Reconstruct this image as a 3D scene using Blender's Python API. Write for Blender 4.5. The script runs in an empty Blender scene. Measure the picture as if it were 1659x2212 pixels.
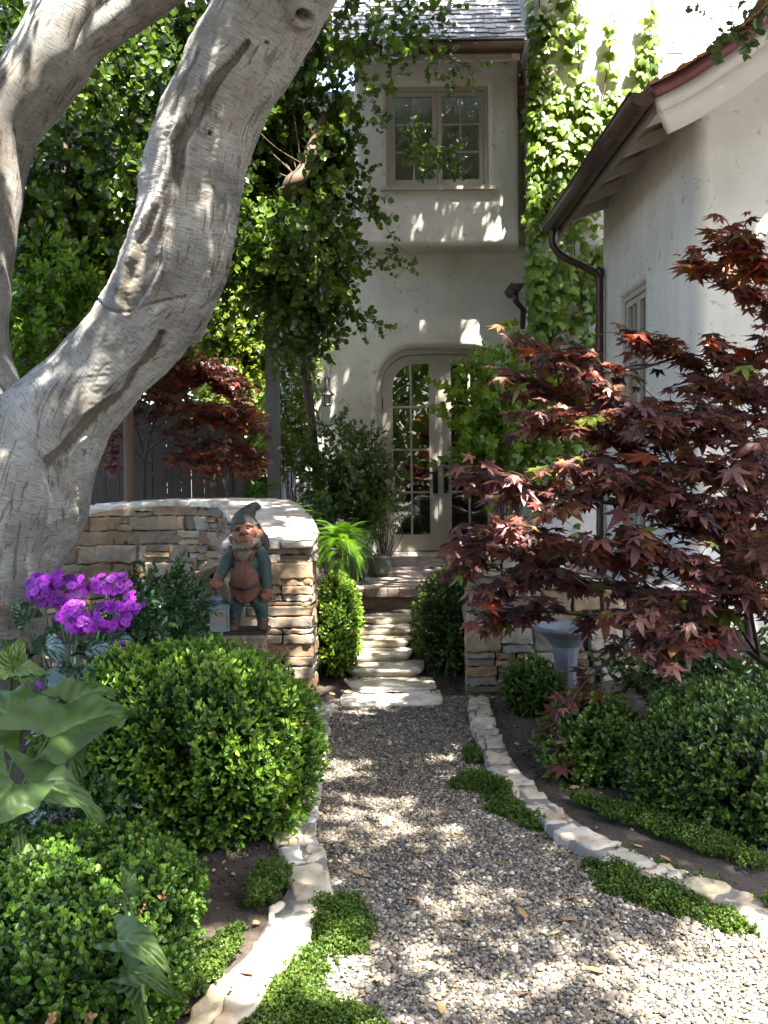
import bpy, bmesh, math, random
import numpy as np
from mathutils import Vector, Matrix

# ------------------------------------------------------------------ camera, world, sun, exposure
scene = bpy.context.scene
COL = scene.collection
F = 2170.0                      # focal length in the units of a 1659 x 2212 photograph
CAM = Vector((0, 0, 1.6))
PITCH, ROLL = math.radians(2.8), math.radians(-0.7)
camd = bpy.data.cameras.new('camera')
camd.sensor_fit = 'VERTICAL'; camd.sensor_height = 36; camd.lens = 36 * F / 2212
camd.clip_end = 500; camd.clip_start = 0.05
cam = bpy.data.objects.new('camera', camd); COL.objects.link(cam)
CR = Matrix.Rotation(math.pi / 2 - PITCH, 3, 'X') @ Matrix.Rotation(ROLL, 3, 'Z')
cam.matrix_world = Matrix.Translation(CAM) @ CR.to_4x4()
scene.camera = cam

SUN = Vector((0.24, -0.38, 0.90)).normalized()      # towards the sun
SUN_N = np.array(SUN)
elev = math.asin(SUN.z); azim = math.atan2(SUN.x, SUN.y)
w = bpy.data.worlds.new('World'); scene.world = w; w.use_nodes = True
nt = w.node_tree; nt.nodes.clear()
sky = nt.nodes.new('ShaderNodeTexSky'); sky.sky_type = 'NISHITA'; sky.sun_disc = False
sky.dust_density = 3.0; sky.ozone_density = .4; sky.air_density = .9; sky.sun_elevation = elev; sky.sun_rotation = azim
bg = nt.nodes.new('ShaderNodeBackground'); bg.inputs[1].default_value = 0.13
wo = nt.nodes.new('ShaderNodeOutputWorld')
nt.links.new(sky.outputs[0], bg.inputs[0]); nt.links.new(bg.outputs[0], wo.inputs[0])
sd = bpy.data.lights.new('sun', 'SUN'); sd.energy = 5.0; sd.angle = math.radians(0.5); sd.color = (1, 0.95, 0.86)
so = bpy.data.objects.new('sun', sd); COL.objects.link(so)
so.rotation_euler = (-SUN).to_track_quat('-Z', 'Y').to_euler(); so.location = (4, -6, 20)
scene.view_settings.view_transform = 'Standard'; scene.view_settings.look = 'None'
scene.view_settings.gamma = 1; scene.view_settings.exposure = 3.3
scene.view_settings.use_curve_mapping = False
scene.cycles.max_bounces = 8; scene.cycles.transparent_max_bounces = 8

# ------------------------------------------------------------------ measuring the photograph
def px(x, y, d):
    v = CR @ Vector(((x - 829.5) / F, -(y - 1106) / F, -1))
    return np.array(CAM + v * (d / v.y))
def pxz(x, y, z):
    v = CR @ Vector(((x - 829.5) / F, -(y - 1106) / F, -1))
    return np.array(CAM + v * ((z - CAM.z) / v.z))
def at(P):
    return np.array([px(*p) for p in P])

# ------------------------------------------------------------------ helpers
def nrm(a):
    a = np.asarray(a, float); return a / (np.linalg.norm(a, axis=-1, keepdims=True) + 1e-12)
_rk = np.random.default_rng(5)
_K = nrm(_rk.normal(size=(24, 3))); _PH = _rk.uniform(0, 6.28, 24)
def noise(p, freq, oct=3):
    """cheap smooth noise in about -1..1 for an (n,3) array"""
    p = np.asarray(p, float); out = np.zeros(len(p)); a = 1.0
    for o in range(oct):
        q = p @ (_K[o * 7:o * 7 + 7].T) * freq * 6.28 * (1 + .13 * np.arange(7)) + _PH[o * 7:o * 7 + 7]
        out += a * np.sin(q).sum(1) / 3.0; a *= .5; freq *= 2.1
    return out * .7
def smooth(a, b, x):
    t = np.clip((np.asarray(x, float) - a) / (b - a), 0, 1); return t * t * (3 - 2 * t)

class MB:
    """collects shapes and links them as ONE mesh object"""
    def __init__(s): s.V = []; s.L = []; s.S = []; s.T = []; s.U = []; s.n = 0
    def raw(s, V, loops, sizes, T, U=None):
        V = np.asarray(V, float).reshape(-1, 3)
        s.V.append(V); s.L.append(np.asarray(loops, np.int64) + s.n); s.S.append(np.asarray(sizes, np.int64))
        s.T.append(np.broadcast_to(np.asarray(T, float), (len(V),))); s.n += len(V)
        s.U.append(np.zeros((len(V), 2)) if U is None else U)
        return s
    def add(s, V, faces, T=.5, U=None):
        return s.raw(V, [i for f in faces for i in f], [len(f) for f in faces], T, U)
    def inst(s, tmpl, R, P, tint):
        """tmpl = (V, loops, sizes, T): k copies with matrices R (k,3,3) (scale included), points P, tint offsets"""
        tV, tl, ts, tT = tmpl; k = len(P)
        if k == 0: return s
        m = len(tV)
        V = np.einsum('kij,mj->kmi', R, tV) + P[:, None, :]
        loops = (np.arange(k)[:, None] * m + tl[None, :]).ravel()
        T = np.clip(tT[None, :] + np.asarray(tint)[:, None], 0, 1).ravel()
        return s.raw(V.reshape(-1, 3), loops, np.tile(ts, k), T)
    def build(s, name, mat, parent=None, smoothf=True):
        V = np.concatenate(s.V); L = np.concatenate(s.L); S = np.concatenate(s.S); T = np.concatenate(s.T)
        me = bpy.data.meshes.new(name)
        me.vertices.add(len(V)); me.vertices.foreach_set('co', V.astype(np.float32).ravel())
        me.loops.add(len(L)); me.loops.foreach_set('vertex_index', L.astype(np.int32))
        me.polygons.add(len(S)); st = np.concatenate([[0], np.cumsum(S)[:-1]])
        me.polygons.foreach_set('loop_start', st.astype(np.int32))
        me.polygons.foreach_set('use_smooth', np.full(len(S), bool(smoothf)))
        me.update(calc_edges=True)
        a = me.attributes.new('tint', 'FLOAT', 'POINT'); a.data.foreach_set('value', T.astype(np.float32))
        U = np.concatenate(s.U)
        if np.any(U):
            uv = me.attributes.new('bark_uv', 'FLOAT2', 'POINT'); uv.data.foreach_set('vector', U.astype(np.float32).ravel())
        me.materials.append(mat)
        o = bpy.data.objects.new(name, me); COL.objects.link(o)
        if parent is not None: o.parent = parent; o.matrix_parent_inverse = Matrix.Translation(parent.location).inverted()
        return o
    # shapes
    def box(s, c, h, rot=None, T=.5):
        V = np.array([(x, y, z) for x in (-1, 1) for y in (-1, 1) for z in (-1, 1)], float) * np.asarray(h, float)
        if rot is not None: V = V @ np.asarray(rot).T
        return s.add(V + np.asarray(c, float), [(0, 1, 3, 2), (4, 6, 7, 5), (0, 4, 5, 1), (2, 3, 7, 6), (0, 2, 6, 4), (1, 5, 7, 3)], T)
    def bar(s, a, b, wd, T=.5, up=(0, 0, 1)):
        a = np.asarray(a, float); b = np.asarray(b, float); d = b - a; l = np.linalg.norm(d); d = d / l
        u = np.asarray(up, float); sx = np.cross(d, u); sx = sx / (np.linalg.norm(sx) + 1e-9); u = np.cross(sx, d)
        return s.box((a + b) / 2, (wd[0] / 2, l / 2, wd[1] / 2), np.stack([sx, d, u], 1), T)
    def tube(s, P, R, n=10, T=.5, caps=True, disp=None, vscale=1.0):
        P = np.asarray(P, float); m = len(P); R = np.broadcast_to(np.asarray(R, float), (m,))
        t = nrm(np.gradient(P, axis=0)); ref = np.array([0, 0, 1.]) if abs(t[0][2]) < .9 else np.array([1., 0, 0])
        u = nrm(np.cross(t[0], ref)); rings = []; uvs = []; acc = 0
        for i in range(m):
            u = nrm(u - t[i] * (u @ t[i])); v = np.cross(t[i], u)
            if i: acc += np.linalg.norm(P[i] - P[i - 1])
            th = np.linspace(0, 2 * math.pi, n, endpoint=False)
            ring = P[i] + (np.cos(th)[:, None] * u + np.sin(th)[:, None] * v) * R[i]
            rings.append(ring); uvs.append(np.stack([np.minimum(th, 2 * math.pi - th) * max(R[i], .01) + .001, np.full(n, acc * vscale)], 1))
        V = np.concatenate(rings); U = np.concatenate(uvs)
        if disp is not None: V = V + disp(V, P.repeat(n, 0))
        F_ = [(i * n + j, i * n + (j + 1) % n, (i + 1) * n + (j + 1) % n, (i + 1) * n + j) for i in range(m - 1) for j in range(n)]
        if caps: F_ += [tuple(range(n))[::-1], tuple(range((m - 1) * n, m * n))]
        return s.add(V, F_, T, U)
    def lathe(s, prof, c=(0, 0, 0), n=24, T=.5, flute=0, fluten=12):
        prof = np.asarray(prof, float); m = len(prof); th = np.linspace(0, 2 * math.pi, n, endpoint=False)
        V = []
        for r, z in prof:
            rr = r * (1 + flute * np.abs(np.cos(th * fluten / 2)))
            V.append(np.stack([np.cos(th) * rr, np.sin(th) * rr, np.full(n, z)], 1))
        V = np.concatenate(V) + np.asarray(c, float)
        F_ = [(i * n + j, i * n + (j + 1) % n, (i + 1) * n + (j + 1) % n, (i + 1) * n + j) for i in range(m - 1) for j in range(n)]
        return s.add(V, F_, T)

def spline(P, n):
    """smooth resampling of a polyline of any width (Catmull-Rom)"""
    P = np.asarray(P, float); m = len(P); Q = np.vstack([2 * P[0] - P[1], P, 2 * P[-1] - P[-2]]); out = []
    for t in np.linspace(0, m - 1, n):
        i = min(int(t), m - 2); f = t - i; a, b, c, d = Q[i], Q[i + 1], Q[i + 2], Q[i + 3]
        out.append(.5 * (2 * b + (c - a) * f + (2 * a - 5 * b + 4 * c - d) * f * f + (3 * b - a - 3 * c + d) * f ** 3))
    return np.array(out)

def tag(o, label, cat, group=None, kind=None):
    o['label'] = label; o['category'] = cat
    if group: o['group'] = group
    if kind: o['kind'] = kind
    return o
def thing(name, label, cat, loc, group=None):
    o = bpy.data.objects.new(name, None); COL.objects.link(o); o.location = tuple(float(v) for v in loc)
    o.empty_display_size = .1
    return tag(o, label, cat, group)

# ------------------------------------------------------------------ materials
def newmat(name):
    m = bpy.data.materials.new(name); m.use_nodes = True; t = m.node_tree
    b = t.nodes['Principled BSDF']; return m, t, b, t.nodes['Material Output']
def ramp(t, cols, fac=None):
    r = t.nodes.new('ShaderNodeValToRGB'); e = r.color_ramp.elements
    n = len(cols)
    while len(e) < n: e.new(.5)
    for i, c in enumerate(cols):
        if len(c) == 4: e[i].position = c[3]
        else: e[i].position = i / max(1, n - 1)
        e[i].color = (*c[:3], 1)
    if fac is not None: t.links.new(fac, r.inputs[0])
    return r.outputs[0]
def attr(t, name, out='Fac'):
    a = t.nodes.new('ShaderNodeAttribute'); a.attribute_name = name; return a.outputs[out]
def tnoise(t, scale, detail=6, rough=.6, vec=None, dist=0):
    n = t.nodes.new('ShaderNodeTexNoise'); n.inputs['Scale'].default_value = scale; n.inputs['Detail'].default_value = detail
    n.inputs['Roughness'].default_value = rough; n.inputs['Distortion'].default_value = dist
    if vec is None:
        c = t.nodes.new('ShaderNodeTexCoord'); vec = c.outputs['Object']
    t.links.new(vec, n.inputs['Vector']); return n.outputs[0]
def mixc(t, fac, a, b, mode='MIX'):
    m = t.nodes.new('ShaderNodeMix'); m.data_type = 'RGBA'; m.blend_type = mode
    for i, v in ((0, fac), (6, a), (7, b)):
        if isinstance(v, (int, float)): m.inputs[i].default_value = v
        elif isinstance(v, tuple): m.inputs[i].default_value = (*v, 1)
        else: t.links.new(v, m.inputs[i])
    return m.outputs[2]
def bump(t, b, h, strength=.3, dist=.01):
    n = t.nodes.new('ShaderNodeBump'); n.inputs['Strength'].default_value = strength; n.inputs['Distance'].default_value = dist
    t.links.new(h, n.inputs['Height']); t.links.new(n.outputs[0], b.inputs['Normal']); return n
def scalev(t, sx, sy, sz, src=None):
    mp = t.nodes.new('ShaderNodeMapping'); mp.inputs['Scale'].default_value = (sx, sy, sz)
    if src is None: src = t.nodes.new('ShaderNodeTexCoord').outputs['Object']
    t.links.new(src, mp.inputs[0]); return mp.outputs[0]

def leaf_mat(name, cols, trans=.35, rough=.4, spec=.4, tcol=1.6, tshift=(1.1, 1.0, .45)):
    m, t, b, out = newmat(name)
    c = ramp(t, cols, attr(t, 'tint'))
    v = tnoise(t, 14, 3)
    c = mixc(t, .35, c, ramp(t, [(.55, .55, .55), (1.25, 1.25, 1.2)], v), 'MULTIPLY')
    t.links.new(c, b.inputs['Base Color']); b.inputs['Roughness'].default_value = rough
    b.inputs['Specular IOR Level'].default_value = spec
    tr = t.nodes.new('ShaderNodeBsdfTranslucent')
    t.links.new(mixc(t, 1.0, c, tuple(tcol * q for q in tshift), 'MULTIPLY'), tr.inputs[0])
    mx = t.nodes.new('ShaderNodeMixShader'); mx.inputs[0].default_value = trans
    t.links.new(b.outputs[0], mx.inputs[1]); t.links.new(tr.outputs[0], mx.inputs[2]); t.links.new(mx.outputs[0], out.inputs[0])
    return m
def plain(name, col, rough=.6, metal=0, nz=.25, scale=20, bumps=.15, bd=.004, spec=.4, tintcols=None):
    m, t, b, out = newmat(name)
    n = tnoise(t, scale, 8)
    base = ramp(t, tintcols, attr(t, 'tint')) if tintcols else col
    c = mixc(t, 1.0, base, ramp(t, [(1 - nz * 1.6,) * 3, (1 + nz * 1.2,) * 3], n), 'MULTIPLY')
    t.links.new(c, b.inputs['Base Color']); b.inputs['Roughness'].default_value = rough; b.inputs['Metallic'].default_value = metal
    b.inputs['Specular IOR Level'].default_value = spec
    bump(t, b, n, bumps, bd); return m

def plaster_mat():
    m, t, b, out = newmat('plaster')
    n1 = tnoise(t, 1.3, 6, .55); n2 = tnoise(t, 9, 6, .65, dist=.6); n3 = tnoise(t, 60, 4)
    c = ramp(t, [(.50, .48, .43, .28), (.62, .595, .535, .55), (.69, .665, .605, .78)], n1)
    # small pits and darker trowel marks, as old hand-worked plaster has
    mk = ramp(t, [(.34, .31, .27, .33), (1, 1, 1, .40)], n2)
    c = mixc(t, .6, c, mk, 'MULTIPLY'); c = mixc(t, .35, c, ramp(t, [(.62, .58, .50, .3), (1, 1, 1, .55)], tnoise(t, 2.6, 7, .7, scalev(t, 1, 1, .45))), 'MULTIPLY')
    t.links.new(c, b.inputs['Base Color']); b.inputs['Roughness'].default_value = .9; b.inputs['Specular IOR Level'].default_value = .2
    h = mixc(t, .25, n2, n3); bump(t, b, h, .35, .02); return m
def stone_mat(name, cols, sc=9, bstr=.6):
    m, t, b, out = newmat(name)
    c = ramp(t, cols, attr(t, 'tint'))
    n1 = tnoise(t, sc, 8, .65, dist=.5); n2 = tnoise(t, sc * 5, 6, .7); n3 = tnoise(t, 2.2, 5)
    lay = tnoise(t, 6, 6, .6, scalev(t, 1, 1, 6))
    c = mixc(t, 1, c, ramp(t, [(.45, .43, .40, .25), (1.0, 1.0, 1.0, .5), (1.35, 1.3, 1.2, .8)], n1), 'MULTIPLY')
    c = mixc(t, ramp(t, [(0, 0, 0, .5), (.75, .75, .75, .68)], lay), c, (.30, .15, .055))
    c = mixc(t, ramp(t, [(0, 0, 0, .52), (.55, .55, .55, .75)], n3), c, (.12, .11, .085))
    t.links.new(c, b.inputs['Base Color']); b.inputs['Roughness'].default_value = .9; b.inputs['Specular IOR Level'].default_value = .25
    bump(t, b, mixc(t, .5, n1, n2), bstr, .02); return m
def bark_mat():
    m, t, b, out = newmat('pale_bark')
    uv = attr(t, 'bark_uv', 'Vector')
    cross = tnoise(t, 1, 7, .65, scalev(t, 17, 165, 1, uv), dist=.5)    # fine wrinkles running round the trunk
    lng = tnoise(t, 1, 6, .6, scalev(t, 40, 7, 1, uv), dist=.8)     # cracks running along it
    big = tnoise(t, 2.6, 5, .55); blot = tnoise(t, 7, 6, .6)
    c = ramp(t, [(.125, .115, .10, .3), (.26, .25, .225, .5), (.39, .38, .355, .72)], big)
    c = mixc(t, .75, c, ramp(t, [(.22, .19, .15, .33), (1, 1, 1, .50), (1.2, 1.2, 1.2, .75)], cross), 'MULTIPLY')
    c = mixc(t, .8, c, ramp(t, [(.32, .25, .17, .345), (1, 1, 1, .42)], lng), 'MULTIPLY')
    crk = tnoise(t, 1, 5, .6, scalev(t, 15, 2.4, 1, uv), dist=1.2)
    c = mixc(t, .55, c, ramp(t, [(.24, .17, .11, .37), (1, 1, 1, .425)], crk), 'MULTIPLY')
    c = mixc(t, ramp(t, [(0, 0, 0, .52), (.55, .55, .55, .70)], blot), c, (.20, .155, .105))
    tint = attr(t, 'tint')
    c = mixc(t, ramp(t, [(1, 1, 1, 0.0), (0, 0, 0, .45)], tint), c, (.085, .062, .042))   # the old scar, and the darkened foot and stem side
    t.links.new(c, b.inputs['Base Color']); b.inputs['Roughness'].default_value = .8; b.inputs['Specular IOR Level'].default_value = .25
    h = mixc(t, .4, cross, lng); bump(t, b, mixc(t, .3, h, crk), 1.0, .03); return m
def wood_mat(name, c0, c1, axis=2, sc=3):
    m, t, b, out = newmat(name)
    s = [sc * 12] * 3; s[axis] = sc
    n = tnoise(t, 1, 7, .65, scalev(t, *s), dist=.4)
    t.links.new(ramp(t, [(*c0, .3), (*c1, .7)], n), b.inputs['Base Color']); b.inputs['Roughness'].default_value = .75
    bump(t, b, n, .5, .006); return m
def glass_mat(name, refl=.12):
    m, t, b, out = newmat(name)
    t.nodes.remove(b)
    tr = t.nodes.new('ShaderNodeBsdfTransparent'); tr.inputs[0].default_value = (.82, .86, .84, 1)
    gl = t.nodes.new('ShaderNodeBsdfGlossy'); gl.inputs['Roughness'].default_value = .015
    n = tnoise(t, 1.7, 2); bp = t.nodes.new('ShaderNodeBump'); bp.inputs['Strength'].default_value = .12; bp.inputs['Distance'].default_value = .03
    t.links.new(n, bp.inputs['Height']); t.links.new(bp.outputs[0], gl.inputs['Normal'])
    mx = t.nodes.new('ShaderNodeMixShader'); fr = t.nodes.new('ShaderNodeFresnel'); fr.inputs[0].default_value = 1.6
    ad = t.nodes.new('ShaderNodeMath'); ad.operation = 'ADD'; ad.inputs[1].default_value = refl
    t.links.new(fr.outputs[0], ad.inputs[0]); t.links.new(ad.outputs[0], mx.inputs[0])
    t.links.new(tr.outputs[0], mx.inputs[1]); t.links.new(gl.outputs[0], mx.inputs[2]); t.links.new(mx.outputs[0], out.inputs[0])
    return m
def soil_mat():
    m, t, b, out = newmat('soil')
    n1 = tnoise(t, 3, 8, .65); n2 = tnoise(t, 45, 6, .7)
    c = mixc(t, .7, ramp(t, [(.026, .019, .014, .3), (.075, .056, .042, .7)], n1), ramp(t, [(.4, .4, .4, .3), (1.5, 1.4, 1.3, .75)], n2), 'MULTIPLY')
    t.links.new(c, b.inputs['Base Color']); b.inputs['Roughness'].default_value = .95
    bump(t, b, n2, .8, .03); return m
def gravel_mat():
    m, t, b, out = newmat('gravel_bed')
    v = t.nodes.new('ShaderNodeTexVoronoi'); v.inputs['Scale'].default_value = 75
    t.links.new(t.nodes.new('ShaderNodeTexCoord').outputs['Object'], v.inputs['Vector'])
    sp = t.nodes.new('ShaderNodeSeparateColor'); t.links.new(v.outputs['Color'], sp.inputs[0])
    c = ramp(t, [(.04, .033, .027, 0), (.09, .085, .08, .4), (.14, .12, .09, .7), (.24, .21, .17, 1)], sp.outputs[0])
    t.links.new(c, b.inputs['Base Color']); b.inputs['Roughness'].default_value = .9
    inv = t.nodes.new('ShaderNodeMath'); inv.operation = 'SUBTRACT'; inv.inputs[0].default_value = 1; t.links.new(v.outputs['Distance'], inv.inputs[1])
    bump(t, b, inv.outputs[0], 1.0, .02); return m

M = {}
M['plaster'] = plaster_mat(); M['bark'] = bark_mat(); M['soil'] = soil_mat(); M['gravel'] = gravel_mat()
M['pebble'] = plain('pebbles', None, .8, 0, .3, 60, .3, .003, .25, [(.032, .031, .029, 0), (.080, .075, .069, .25), (.11, .085, .058, .42), (.20, .16, .11, .6), (.14, .13, .12, .8), (.46, .41, .33, 1)])
M['stone'] = stone_mat('wall_stone', [(.10, .095, .083), (.20, .17, .125), (.165, .097, .055), (.265, .23, .175), (.13, .122, .105), (.235, .165, .095), (.33, .29, .23), (.18, .172, .15)])
M['capstone'] = stone_mat('cap_stone', [(.36, .34, .31), (.50, .47, .42), (.44, .41, .37)], 7, .5)
M['flag'] = stone_mat('flagstone', [(.48, .44, .37), (.58, .54, .46), (.52, .47, .38)], 8, .45)
M['kerbstone'] = stone_mat('kerb_stone', [(.30, .28, .24), (.42, .35, .22), (.34, .32, .28), (.46, .43, .37)], 8, .5)
M['mortar'] = plain('mortar', (.15, .14, .125), .95, 0, .25, 40, .4, .006)
M['darkmortar'] = plain('dark_joint', (.035, .03, .024), .95, 0, .3, 30, .4, .01)
M['taupe'] = plain('taupe_paint', (.40, .36, .305), .5, 0, .1, 12, .1, .003)
M['fascia'] = plain('cream_paint', (.52, .49, .45), .55, 0, .08, 8, .1, .003)
M['greypaint'] = plain('grey_render', (.15, .145, .135), .9, 0, .2, 8)
M['soffit'] = plain('soffit_boards', (.20, .18, .155), .7, 0, .15, 12)
M['copper'] = plain('aged_copper', (.085, .055, .045), .42, .65, .45, 9, .2, .003)
M['maroon'] = plain('maroon_metal', (.14, .045, .05), .5, .2, .3, 9, .2, .003)
M['slate'] = plain('slate_shingle', None, .7, 0, .35, 14, .5, .01, .4, [(.16, .16, .17), (.42, .42, .42), (.55, .54, .53)])
M['redshingle'] = plain('red_shingle', None, .8, 0, .35, 14, .5, .01, .3, [(.14, .05, .035), (.24, .10, .07), (.30, .15, .10)])
M['cedar'] = plain('cedar_edge', None, .8, 0, .35, 30, .5, .01, .3, [(.25, .12, .05), (.36, .19, .08), (.16, .13, .10)])
M['glass'] = glass_mat('window_glass', .07); M['doorglass'] = glass_mat('door_glass', .30)
M['dark'] = plain('dark_room', (.02, .019, .018), .9)
M['curtain'] = plain('curtain_cloth', (.62, .60, .53), .9, 0, .1, 5)
M['iron'] = plain('black_iron', (.028, .026, .026), .5, .5, .3, 30)
M['lampglass'] = plain('milky_glass', (.45, .42, .38), .3, 0, .15, 20)
M['brick'] = plain('terrace_brick', None, .85, 0, .35, 25, .5, .008, .3, [(.20, .145, .115), (.29, .215, .17), (.35, .285, .235)])
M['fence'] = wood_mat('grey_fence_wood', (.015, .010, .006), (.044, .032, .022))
M['oldwood'] = wood_mat('weathered_wood', (.10, .07, .045), (.30, .24, .18))
M['twig'] = plain('twig', (.09, .06, .04), .8); M['greytwig'] = plain('grey_twig', (.20, .17, .13), .85)
M['redtwig'] = plain('maple_wood', (.085, .06, .045), .7)
M['darktrunk'] = plain('dark_bark', (.16, .13, .10), .9, 0, .4, 12, .7, .02)
M['pot'] = plain('dark_glazed_pot', (.055, .06, .055), .35, 0, .3, 10)
M['urn'] = plain('blue_grey_urn', (.15, .16, .175), .7, 0, .3, 14, .3, .006)
G = lambda *c: c
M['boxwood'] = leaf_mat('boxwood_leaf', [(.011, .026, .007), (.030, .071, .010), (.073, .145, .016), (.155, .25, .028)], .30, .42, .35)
M['boxshade'] = leaf_mat('shade_dark_boxwood_leaf', [(.010, .022, .007), (.024, .050, .011), (.050, .092, .016), (.09, .15, .025)], .25, .35, .45)  # boxwood leaf colours darkened to stand for deep shade
M['roundleaf'] = leaf_mat('round_leaf', [(.022, .044, .011), (.046, .086, .016), (.082, .145, .022), (.14, .21, .033)], .30, .28, .55)
M['canopy'] = leaf_mat('crown_leaf', [(.02, .045, .012), (.04, .085, .016), (.07, .13, .025)], .3, .4)
M['ivy'] = leaf_mat('ivy_leaf', [(.045, .085, .010), (.085, .15, .014), (.135, .21, .022), (.19, .26, .035)], .42, .4, .4)
M['lime'] = leaf_mat('lime_leaf', [(.06, .125, .012), (.10, .185, .018), (.15, .24, .03)], .5, .4)
M['yellowvine'] = leaf_mat('yellow_vine_leaf', [(.07, .12, .02), (.13, .19, .035), (.20, .25, .06)], .45, .4)
M['maple'] = leaf_mat('red_maple_leaf', [(.060, .034, .036, 0), (.135, .062, .064, .35), (.20, .085, .062, .6), (.17, .105, .04, .74), (.25, .035, .022, .87), (.14, .19, .03, 1)],   .34, .45, .75, 1.7, (1.6, .8, .5))
M['fern'] = leaf_mat('fern_frond', [(.03, .085, .012), (.07, .16, .02), (.11, .22, .03)], .4, .45)
M['cover'] = leaf_mat('ground_cover_leaf', [(.02, .042, .006), (.045, .085, .010), (.09, .14, .016)], .3, .5)
M['arum'] = leaf_mat('arum_leaf', [(.022, .044, .011), (.045, .082, .018), (.085, .14, .032), (.17, .23, .085)], .32, .5, .3)
M['strap'] = leaf_mat('strap_leaf', [(.012, .035, .012), (.025, .065, .018), (.05, .10, .025)], .2, .3, .5)
M['purple'] = leaf_mat('purple_petal', [(.07, .002, .11), (.18, .008, .27), (.33, .03, .42)], .35, .5, .3, 1.2, (1, 1, 1.1))
M['deadleaf'] = leaf_mat('dry_leaf', [(.22, .13, .06), (.34, .22, .10), (.42, .32, .16)], .2, .6, .2, 1.2, (1, .9, .7))

# ------------------------------------------------------------------ leaf and sprig shapes (V, loops, sizes, T)
def pack(V, faces, T=None):
    V = np.asarray(V, float)
    return (V, np.array([i for f in faces for i in f]), np.array([len(f) for f in faces]), np.zeros(len(V)) if T is None else np.asarray(T, float))
def leaf_ovate(fold=.18, curl=-.12, wmax=.5, pos=.45):
    """unit leaf along +Y, normal +Z, folded on its midrib"""
    w_ = wmax
    return [(0, 0, 0), (-w_ * .85, pos * .55, fold * w_), (-w_ * .8, pos * 1.5, fold * w_ + curl * .4), (0, 1, curl), (w_ * .8, pos * 1.5, fold * w_ + curl * .4), (w_ * .85, pos * .55, fold * w_)], [(0, 3, 2, 1), (0, 5, 4, 3)]
def leaf_maple(lobes=7, slim=.27, droop=-.25):
    V = [(0, .12, .02)]; ang = np.linspace(-125, 125, lobes); L = [.42, .72, .92, 1.0, .92, .72, .42] if lobes == 7 else [.55, .85, 1, .85, .55]
    tips = []; nots = []
    for a, l in zip(ang, L):
        r = math.radians(a); tips.append((math.sin(r) * l, .12 + math.cos(r) * l, droop * l * l))
    na = np.concatenate([[-155], (ang[1:] + ang[:-1]) / 2, [155]])
    for i, a in enumerate(na):
        r = math.radians(a); k = slim + .08 if 0 < i < len(na) - 1 else .08
        nots.append((math.sin(r) * k, .12 + math.cos(r) * k, .01))
    n = len(V); V += nots; m = len(V); V += tips
    F_ = []
    for i in range(lobes):                          # each lobe widens before its point
        c = np.array(V[0]); t = np.array(tips[i]); d = t - c
        side = np.array([-d[1], d[0], 0]); side = side / np.linalg.norm(side) * .14 * (np.linalg.norm(d) ** .5)
        a = c + d * .50 + side; b = c + d * .50 - side; k = len(V); V += [tuple(a), tuple(b)]
        F_ += [(0, n + i, k), (0, k, m + i, k + 1), (0, k + 1, n + i + 1)]
    return V, F_
def leaf_ivy(droop=-.15):
    o = [(0, 0), (-.28, -.12), (-.48, .12), (-.62, .52), (-.34, .5), (-.22, .78), (0, 1.08), (.22, .78), (.34, .5), (.62, .52), (.48, .12), (.28, -.12)]
    V = [(0, .35, .06)] + [(x, y, droop * (abs(x) * 1.2 + max(0, y - .4))) for x, y in o]
    n = len(o); return V, [(0, 1 + i, 1 + (i + 1) % n) for i in range(n)]
def place_leaf(lf, base, d, nor, size):
    V, F_ = lf; d = nrm(d); s_ = nrm(np.cross(d, nor)); n_ = np.cross(s_, d)
    return np.asarray(V) * size @ np.stack([s_, d, n_]) + base, F_
def sprig(seed, n, L, lf, size, ang=55, opp=False, twig=.0025, tiplight=.3, droop=0, tipleaf=True, jit=.25):
    rng = np.random.default_rng(seed); V = []; Fc = []; T = []; k = 0
    def put(v, f, t):
        nonlocal k
        V.extend(map(tuple, v)); Fc.extend([tuple(i + k for i in q) for q in f]); T.extend([t] * len(v)); k += len(v)
    pt = lambda t: np.array([0, 0, L * t]) + np.array([droop * L * t * t, 0, -abs(droop) * .35 * L * t * t])
    for i in range(n):
        t = .12 + .85 * i / max(1, n - 1); az = i * 2.4 + rng.normal() * .3 if not opp else (i % 2) * math.pi / 2 + rng.normal() * .25
        for sgn in ((0, math.pi) if opp else (0,)):
            a = az + sgn; th = math.radians(ang * (1 - .35 * t) + rng.normal() * 12)
            d = np.array([math.cos(a) * math.sin(th), math.sin(a) * math.sin(th), math.cos(th)])
            nor = np.array([-math.cos(a) * math.cos(th), -math.sin(a) * math.cos(th), math.sin(th)]) + rng.normal(size=3) * jit
            v, f = place_leaf(lf, pt(t), d, nor, size * rng.uniform(.75, 1.15) * (1 - .25 * t))
            put(v, f, tiplight * (t - .5) + rng.normal() * .06)
    if tipleaf:
        v, f = place_leaf(lf, pt(.97), np.array([.2, 0, 1]), np.array([1., .2, 0]), size * .7); put(v, f, tiplight * .6)
    if twig:
        P = [pt(0), pt(.5), pt(1)]; tri = np.array([(1, 0, 0), (-.5, .87, 0), (-.5, -.87, 0)])
        v = np.concatenate([p + tri * twig * (1 - .25 * i) for i, p in enumerate(P)])
        f = [(i * 3 + j, i * 3 + (j + 1) % 3, i * 3 + 3 + (j + 1) % 3, i * 3 + 3 + j) for i in range(2) for j in range(3)]
        put(v, f, -.35)
    return pack(V, Fc, T)
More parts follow.
